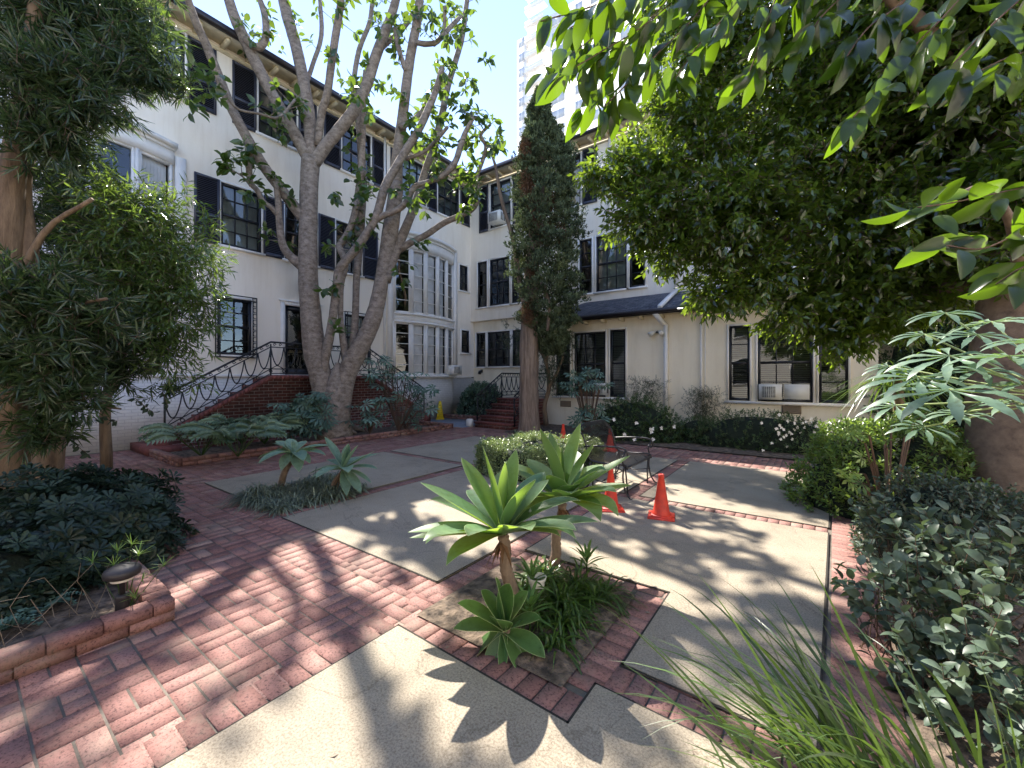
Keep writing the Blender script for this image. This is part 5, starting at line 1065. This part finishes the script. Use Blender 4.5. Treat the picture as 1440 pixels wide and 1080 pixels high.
# strappy plants in the planter
t=thing('clivia_plant','dark strap-leaved clump filling the right of the planter','plant',(-1.35,2.3,0)); lb=LB()
for cx_,cy_,n,L in ((-1.3,2.35,130,.52),(-1.17,2.18,100,.42),(-1.5,2.5,90,.5),(-1.15,2.55,90,.46),(-1.38,2.12,60,.42),(-1.3,2.6,60,.5),(-1.6,2.62,60,.42),(-1.15,1.98,50,.3),(-1.55,2.3,40,.36)):
    D=RN(n); D[:,2]=abs(D[:,2])*.5+.7; arcs(lb,np.array([cx_,cy_,.02])+RN(n)*.03*[1,1,0],D,L*(.6+.5*R(n)),.02+.012*R(n),.6+.5*R(n),6,lambda t:.5*(1-t**3)*(.7+.3*math.sin(min(1,t*3)*1.57)))
obj('leaves',lb,'strap',t)
for px,py,d,lab in ((748,800,2.75,'leafy upright plant rising behind the white pot'),(825,775,3.0,'broad green shoots at the right rear of the planter'),(745,840,2.35,'upright green shoot between the young rosette and the dark clump')):
    b=W(px,532,d)*[1,1,0]; t=thing('leafy_shoot',lab,'plant',tuple(b),'green shoots in the planter'); lb=LB(); n=20; z=W(px,py+8,d)[2]; a=np.arange(n)*2.4; D=np.stack([np.cos(a),np.sin(a),.35+1.6*(np.arange(n)/n)],1)
    arcs(lb,b+np.stack([0*a,0*a,np.maximum(.02,z*(.6+.4*np.arange(n)/n))],1),D,.17+.06*R(n),.042,.35,6,lambda t:.5*math.sin(min(1,(t+.08)*.95)*math.pi)**.8 if t<.98 else .01); obj('leaves',lb,'agave3',t)
    lb=LB(); sticks(lb,[b],[b+UP*max(.05,z)],.008); obj('stem',lb,'strap',t)
t=thing('flower_pot','small white flared pot with dark line drawing, half hidden in the planter','pot',tuple(G(755,845,0)))
c=G(755,845,0)*[1,1,0]; m=MB(); m.lathe(c+[0,0,.0],[(.035,.0),(.045,.08),(.062,.155),(.066,.165),(.058,.165),(.05,.12)],20); obj('pot',m,'pot',t,True)
m=MB(); m.lathe(c,[(.052,.12),(.052,.125),(.0,.125)],16); obj('potting_soil',m,'soil',t)
m=MB(); 
for s in (-1,1): m.tube([c-FWD*.05+RIGHT*s*.012+UP*.13,c-FWD*.047+RIGHT*s*.001+UP*.10,c-FWD*.044-RIGHT*s*.012*-1+UP*.06],.0018,4)
obj('drawn_line',m,'ink',t)
# bright sprig by the path light
t=thing('oleander_sprig','bright green narrow-leaved sprigs around the path light','plant',tuple(W(185,532,2.75)*[1,1,0])); lb=LB();tw=LB()
for px,py,d,n in ((165,775,2.6,18),(185,765,2.65,14),(195,780,2.6,18),(160,795,2.55,14),(230,795,2.7,12),(200,815,2.5,12),(130,790,2.6,10),(190,840,2.45,8)):
    b=W(px,py,d); g=W(175,532,2.6)*[1,1,0]; sticks(tw,[g],[b],.004); D=RN(n); D[:,2]=abs(D[:,2])*.7+.3; arcs(lb,np.tile(b,(n,1))-nrm(D)*.01,D,.085+.04*R(n),.011,.15,4,lambda t:.5*math.sin((t*.9+.1)*math.pi)**.7)
obj('leaves',lb,'spray',t); obj('stems',tw,'strap',t)
t=thing('fern_clump','dark ferns and dry stems inside the brick-edged bed at lower left','plant',(-3.9,.15,0)); lb=LB();tw=LB()
for cx_,cy_ in ((-3.75,.1),(-3.65,-.25),(-3.9,.35),(-4.1,-.1),(-3.7,-.6)):
    n=14; a=R(n)*6.28; D=np.stack([np.cos(a),np.sin(a),.9+.6*R(n)],1)
    for j in range(n):
        dj=nrm(D[j]); q=[np.array([cx_,cy_,.02])+dj*.32*s-UP*.2*s*s for s in np.linspace(0,1,12)]; q=np.array(q); X=nrm(np.cross(dj,UP))
        for s in (-1,1): inst(lb,q[2:],np.tile(X*s+dj*.35,(10,1)),UP+RN(10)*.2,.06*np.linspace(1,.35,10),.018,T_DIA)
n=34; A=np.array([-3.6,.2,.02])+RN(n)*[.16,.35,0]; Bq=A+RN(n)*.13+[0,0,.14]; sticks(tw,A,Bq,.0025); sticks(tw,Bq,Bq+RN(n)*.1,.002)
obj('fronds',lb,'fatsia',t); obj('dry_stems',tw,'vent',t)
# foreground grass
t=thing('grass_clump','long arching grass blades rising from the bottom right corner','grass',tuple(G(1330,1180,0))); lb=LB();tw=LB()
n=190; b=np.array([G(1300,1230,0)])+RN(n)*[.15,.12,0]; a=R(n); D=-RIGHT*(.05+1.0*a)[:,None]+UP*(.85+.5*R(n))[:,None]+FWD*(.35*RN(n,1)[:,0]+.25)[:,None]
arcs(lb,b,D,.75+.5*R(n),.018+.015*R(n),.25+.35*R(n),8,lambda t:.5*(1-t**2.5)*(.8+.2*math.sin(min(1,t*3)*1.57)),tw=1.2)
n=60; b=np.array([G(1180,1200,0)])+RN(n)*[.12,.10,0]; D=RN(n)*[.5,.5,.2]+UP*.95-RIGHT*.45; arcs(lb,b,D,.3+.3*R(n),.009,.5+.3*R(n),7)
n=9; b=np.array([G(1330,1180,0)])+RN(n)*[.1,.1,0]; arcs(tw,b,-RIGHT*(.2+.8*R(n))[:,None]+UP*1.2+FWD*.2,.95+.2*R(n),.003,.15,6)
obj('blades',lb,'grass',t); obj('seed_stalks',tw,'twig',t)
# behind on the right
t=thing('garden_wall','low dark brick garden wall glimpsed right of the low wing','wall',(3.5,12.5,0)); m=MB(); m.box(2.25,9,12.2,12.45,0,1.35); obj('wall',m,'brick_xz',t); m=MB(); m.box(2.2,9.05,12.15,12.5,1.35,1.43); obj('coping',m,'cap',t)
t=thing('neighbour_house','pale neighbouring house glimpsed beyond the garden wall','building',(9,22,0)); m=MB(); f=Fr((0,22,0),(1,0,0),(0,-1,0)); wallholes(m,f,4,22,0,4.5,[(8,9.5,1,2.4),(12,13.5,1,2.4)]); m.box(4,22,22.1,30,0,4.5); obj('wall',m,'white',t); m=MB(); m.hexa([(3.5,21.5,4.5),(22.5,21.5,4.5),(22.5,30,4.5),(3.5,30,4.5),(6,25,6.3),(20,25,6.3),(20,26,6.3),(6,26,6.3)]); obj('roof',m,'shingle',t)
for u in (8,12): window(f,u,u+1.5,1,2.4,2,2,parent=t)
t=thing('background_tree','yellow-green tree glimpsed through the fig canopy at right','tree',(4.6,14.5,0)); m=MB(); m.tube([(4.6,14.5,0),(4.7,14.5,2),(4.5,14.6,4)],[.2,.16,.08],8); m.tube([(4.7,14.5,2),(5.6,14.3,3.6)],[.1,.04],6); obj('trunk',m,'bark4',t,True); lb=LB()
for c,r,n in (((4.6,14.5,4.2),1.5,500),((6,14.2,4.5),1.4,400),((3.4,14.6,3.6),1.0,260),((7.5,14.0,4),1.5,350),((5.5,15,6),1.5,300)):
    D=nrm(RN(n)); shoots(lb,None,np.array(c)+D*(r*R(n)**.4)[:,None],D+RN(n)*.4,.25,7,.11,.05,T_DIA,.9,.3)
obj('crown',lb,'shrubl',t)
# fallen leaves
lb=LB(); n=150; X_=-8+8*R(n); Y_=.5+7.4*R(n); k=[not insoil(x,y,.02) for x,y in zip(X_,Y_)]; P=np.stack([X_,Y_,.012+0*X_],1)[k]; n=len(P); D=RN(n)*[1,1,.05]; inst(lb,P,D,UP+RN(n)*.15,.02+.03*R(n),.012+.01*R(n),T_DIA); o=obj('fallen_leaves',lb,'vent'); o['kind']='stuff'; solo(o,'tiny dry leaves scattered over the paving','leaf litter')
# two unseen buildings added behind and beside the camera to bounce sunlight back
for nm,lab,fr,u0,u1,h in (('bounce_building_rear','unseen cream building added behind the camera to bounce sunlight into the courtyard',Fr((0,-7.5,0),(-1,0,0),(0,1,0)),-8,14,6.5),('bounce_building_side','unseen cream building added beside the camera to bounce sunlight into the courtyard',Fr((7.6,0,0),(0,1,0),(-1,0,0)),-9,9.5,7.0)):
    t=thing(nm,lab,'building',tuple(fr.p(u0,0,0))); hs_=[(u,u+1,z,z+1.5) for u in np.arange(u0+1.5,u1-1.5,3.2) for z in (1.2,4.2)]
    m=MB(); wallholes(m,fr,u0,u1,0,h,hs_); m.fbox(fr,u0,u1,0,h,-4,-.5); obj('wall',m,'stucco',t); m=MB(); m.fbox(fr,u0-.3,u1+.3,h,h+.15,-4.3,.4); obj('roof',m,'shingle',t)
    for a,b_,c,d in hs_: window(fr,a,b_,c,d,2,4,parent=t)
# ================================================================= THINGS
def cone(lab,p,rot=0,first=[None]):
    if first[0] is None:
        t=thing('traffic_cone',lab,'traffic cone',(0,0,0),'orange traffic cones'); m=MB(); s=.135; m.hexa([(-s,-s,.0),(s,-s,0),(s,s,0),(-s,s,0),(-s,-s,.02),(s,-s,.02),(s,s,.02),(-s,s,.02)])
        q=s*.8; m.hexa([(-q,-q,.02),(q,-q,.02),(q,q,.02),(-q,q,.02),(-q*.93,-q*.93,.036),(q*.93,-q*.93,.036),(q*.93,q*.93,.036),(-q*.93,q*.93,.036)]); obj('base',m,'orange',t)
        m=MB(); m.lathe((0,0,0),[(.098,.03),(.096,.045),(.083,.07),(.028,.43),(.031,.435),(.029,.46),(.021,.465),(.018,.44)],24); obj('cone_body',m,'orange',t,True); first[0]=t; r=t
    else:
        t=first[0]; r=t.copy(); link(r); r['label']=lab
        for ch in t.children: c=ch.copy(); link(c); c.parent=r
    r.location=p; r.rotation_euler=(0,0,rot); return r
cone('rightmost orange cone, standing alone on the concrete to the right of the bench',tuple(G(930,727,.006)),.25)
cone('orange cone partly behind an agave leaf tip, in front of the bench legs',tuple(G(859,716,.006)),.55)
cone('orange cone seen through the mesh back of the bench',tuple(G(858,634,.006)),.1)
cone('orange cone with only its top showing above the boxwood',tuple(G(792,625,0)),.3)
# wet floor sign
cs=np.array([-10.9,10.55,.012]); t=thing('wet_floor_sign','yellow four-sided wet floor sign cone on the blue-grey landing','sign',tuple(cs)); m=MB()
def sqr(r,z,rot=0.9): return [(cs[0]+r*math.cos(rot+i*math.pi/2),cs[1]+r*math.sin(rot+i*math.pi/2),cs[2]+z) for i in range(4)]
ra=math.atan2(-cs[1],-cs[0])+math.pi/4
for (r0,z0,r1,z1) in ((.21,0,.205,.03),(.185,.03,.07,.62),(.07,.62,.045,.66)): m.hexa(sqr(r0,z0,ra)+sqr(r1,z1,ra))
obj('body',m,'yellow',t)
vdir=nrm(-cs*[1,1,0]); vr=np.array([-vdir[1],vdir[0],0]); 
def txt(s,z,size,parent):
    cu=bpy.data.curves.new('lettering','FONT'); cu.body=s; cu.size=size; cu.align_x='CENTER'; cu.extrude=.0008; tmp=bpy.data.objects.new('lettering',cu); me=bpy.data.meshes.new_from_object(tmp); bpy.data.objects.remove(tmp)
    o=link(bpy.data.objects.new('lettering',me)); me.materials.clear(); me.materials.append(M['ink']); o.parent=parent
    r=(.185-(.115)*(z-.03)/.59)*.7071+.004; sl=math.atan2(.115*.7071,.59)
    o.location=Vector(vdir*r+UP*z); yaw=math.atan2(vr[1],vr[0]); o.rotation_euler=(math.pi/2-sl,0,yaw); return o
txt('CAUTION',.40,.034,t); txt('WET',.30,.06,t); txt('FLOOR',.24,.05,t); txt('CUIDADO',.18,.034,t)
m=MB(); z=.50; r=(.185-.115*(z-.03)/.59)*.7071+.006; p=cs+vdir*r+UP*z; m.add([p-vr*.028-UP*.0,p+vr*.028,p+UP*.05-vdir*.008],[(0,1,2)]); obj('warning_triangle',m,'ink',t)
# path light
p=W(172,532,2.5)*[1,1,0]; t=thing('path_light','mushroom-capped dark path light on a post in the left bed','path light',tuple(p))
m=MB(); m.lathe(p,[(.034,0),(.034,.17),(.036,.18),(.028,.19)],14); obj('post_sleeve',m,'bronze',t,True)
m=MB(); m.lathe(p,[(.014,.18),(.014,.27),(.03,.275)],12); obj('stem',m,'bronze',t,True)
m=MB(); m.lathe(p,[(.03,.27),(.055,.275),(.06,.30),(.05,.31)],18); obj('lens',m,'pot',t,True)
m=MB(); m.lathe(p,[(.062,.29),(.088,.305),(.09,.33),(.083,.345),(.05,.362),(.0,.368)],22); obj('cap',m,'bronze',t,True)
# bench
t=thing('metal_bench','black wrought-metal mesh bench with rolled arms behind the traffic cones','bench',(-2.1,5.45,0))
y0,y1=4.98,5.93
prof=sm([[-2.56,0,.83,0],[-2.535,0,.875,0],[-2.48,0,.87,0],[-2.45,0,.80,0],[-2.41,0,.62,0],[-2.37,0,.47,0],[-2.30,0,.415,0],[-2.1,0,.405,0],[-1.93,0,.42,0],[-1.86,0,.405,0],[-1.845,0,.36,0]],4)[:,[0,2]]
def arch(x,z,s): # rounded top corners of the back
    u=abs(2*s-1); return z-(max(0,z-.62)/.25)*.10*max(0,(u-.55)/.45)**2
m=MB(); nw=54
for i in range(nw+1):
    s=i/nw; y=y0+(y1-y0)*s; a=.0036; vs=[]
    for x,z in prof: zz=arch(x,z,s); vs+=[(x,y-a,zz),(x,y+a,zz)]
    m.add(vs,[(2*j,2*j+1,2*j+3,2*j+2) for j in range(len(prof)-1)])
acc=[0]
for j in range(1,len(prof)): acc.append(acc[-1]+np.linalg.norm(prof[j]-prof[j-1]))
for L in np.arange(0,acc[-1],.017):
    x=np.interp(L,acc,prof[:,0]); z=np.interp(L,acc,prof[:,1]); k=18; vs=[]
    for i in range(k+1):
        s=i/k; zz=arch(x,z,s); vs+=[(x,y0+(y1-y0)*s,zz-.0034),(x+.003,y0+(y1-y0)*s,zz+.0034)]
    m.add(vs,[(2*i,2*i+1,2*i+3,2*i+2) for i in range(k)])
obj('mesh_seat',m,'mesh',t)
m=MB(); tr=.012
for s in (0,1): m.tube([(x,y0+(y1-y0)*s,arch(x,z,s)) for x,z in prof],tr,7)
m.tube([(-2.53,y0+(y1-y0)*s,arch(-2.53,.875,s)) for s in np.linspace(0,1,16)],tr,7); m.tube([(-1.85,y0+(y1-y0)*s,.385) for s in np.linspace(0,1,6)],tr,7)
m.tube([(-2.42,y0,.66),(-2.43,(y0+y1)/2,.70),(-2.42,y1,.66)],.008,6); m.tube([(-2.2,y0+.02,.16),(-2.2,y1-.02,.16)],.009,6); obj('frame',m,'mesh',t)
for y,s in ((y0,-1),(y1,1)):
    m=MB(); yo=y+s*.03
    q=sm([[-2.42,yo,.60,0],[-2.2,yo,.625,0],[-1.95,yo,.635,0],[-1.86,yo,.61,0],[-1.83,yo,.55,0],[-1.86,yo,.51,0],[-1.9,yo,.53,0]],4)[:,:3]; m.tube(q,.012,7); m.tube([(-1.86,yo,.60),(-1.9,yo,.48),(-1.88,yo,.40)],.010,6); obj('armrest',m,'mesh',t)
    for xs in ((-1.88,-1.80),(-2.34,-2.46)):
        m=MB(); x,xe=xs; dirx=1 if xe>x else -1
        m.tube(sm([[x,yo,.40,0],[x-.01*dirx,yo,.25,0],[x+.02*dirx,yo,.10,0],[xe,yo,.015,0],[xe+.03*dirx,yo,.012,0]],4)[:,:3],.011,7); m.tube([(x,y-s*.02,.40),(x+.0,y-s*.07,.2),(x+.01*dirx,y-s*.09,.012)],.010,6); obj('leg',m,'mesh',t)
    m=MB(); m.tube([(-1.87,yo,.2),(-2.1,yo,.16),(-2.36,yo,.2)],.008,6); m.tube(sm([[-1.9,yo,.35,0],[-2.0,yo,.38,0],[-2.1,yo,.33,0],[-2.05,yo,.28,0]],4)[:,:3],.007,5); obj('side_scroll',m,'mesh',t)
# ================================================================= LIGHT, SKY, CAMERA
AZ=math.radians(60); EL=math.radians(49.5)
sd=Vector((-math.sin(AZ)*math.cos(EL),math.cos(AZ)*math.cos(EL),math.sin(EL)))
L=bpy.data.lights.new('sun','SUN'); L.energy=2.85; L.angle=math.radians(.53); L.color=(1,.93,.84); lo=link(bpy.data.objects.new('sun',L)); lo.rotation_euler=sd.to_track_quat('Z','Y').to_euler()
w=bpy.data.worlds.new('World'); SC.world=w; w.use_nodes=True; nt=w.node_tree; bg=nt.nodes['Background']; sk=nt.nodes.new('ShaderNodeTexSky'); sk.sky_type='NISHITA'; sk.sun_disc=False; sk.sun_elevation=EL; sk.sun_rotation=-AZ; sk.dust_density=0.0; sk.ozone_density=3.5; sk.air_density=1.0; sk.altitude=1200
hs=nt.nodes.new('ShaderNodeHueSaturation'); hs.inputs['Saturation'].default_value=.88; hs.inputs['Hue'].default_value=.507; nt.links.new(sk.outputs[0],hs.inputs['Color']); nt.links.new(hs.outputs[0],bg.inputs[0]); bg.inputs[1].default_value=.092
cam=bpy.data.cameras.new('camera'); co=link(bpy.data.objects.new('camera',cam)); co.location=(0,0,H); co.rotation_euler=(math.pi/2,0,YAW); cam.sensor_width=36; cam.lens=F/1440*36; cam.shift_y=-(540-HY)/1440; cam.clip_end=2000; cam.clip_start=.05; SC.camera=co
SC.view_settings.view_transform='Standard'; SC.view_settings.look='None'; SC.view_settings.exposure=2.35; SC.view_settings.gamma=1
SC.cycles.max_bounces=7; SC.cycles.transparent_max_bounces=12; SC.cycles.use_denoising=True
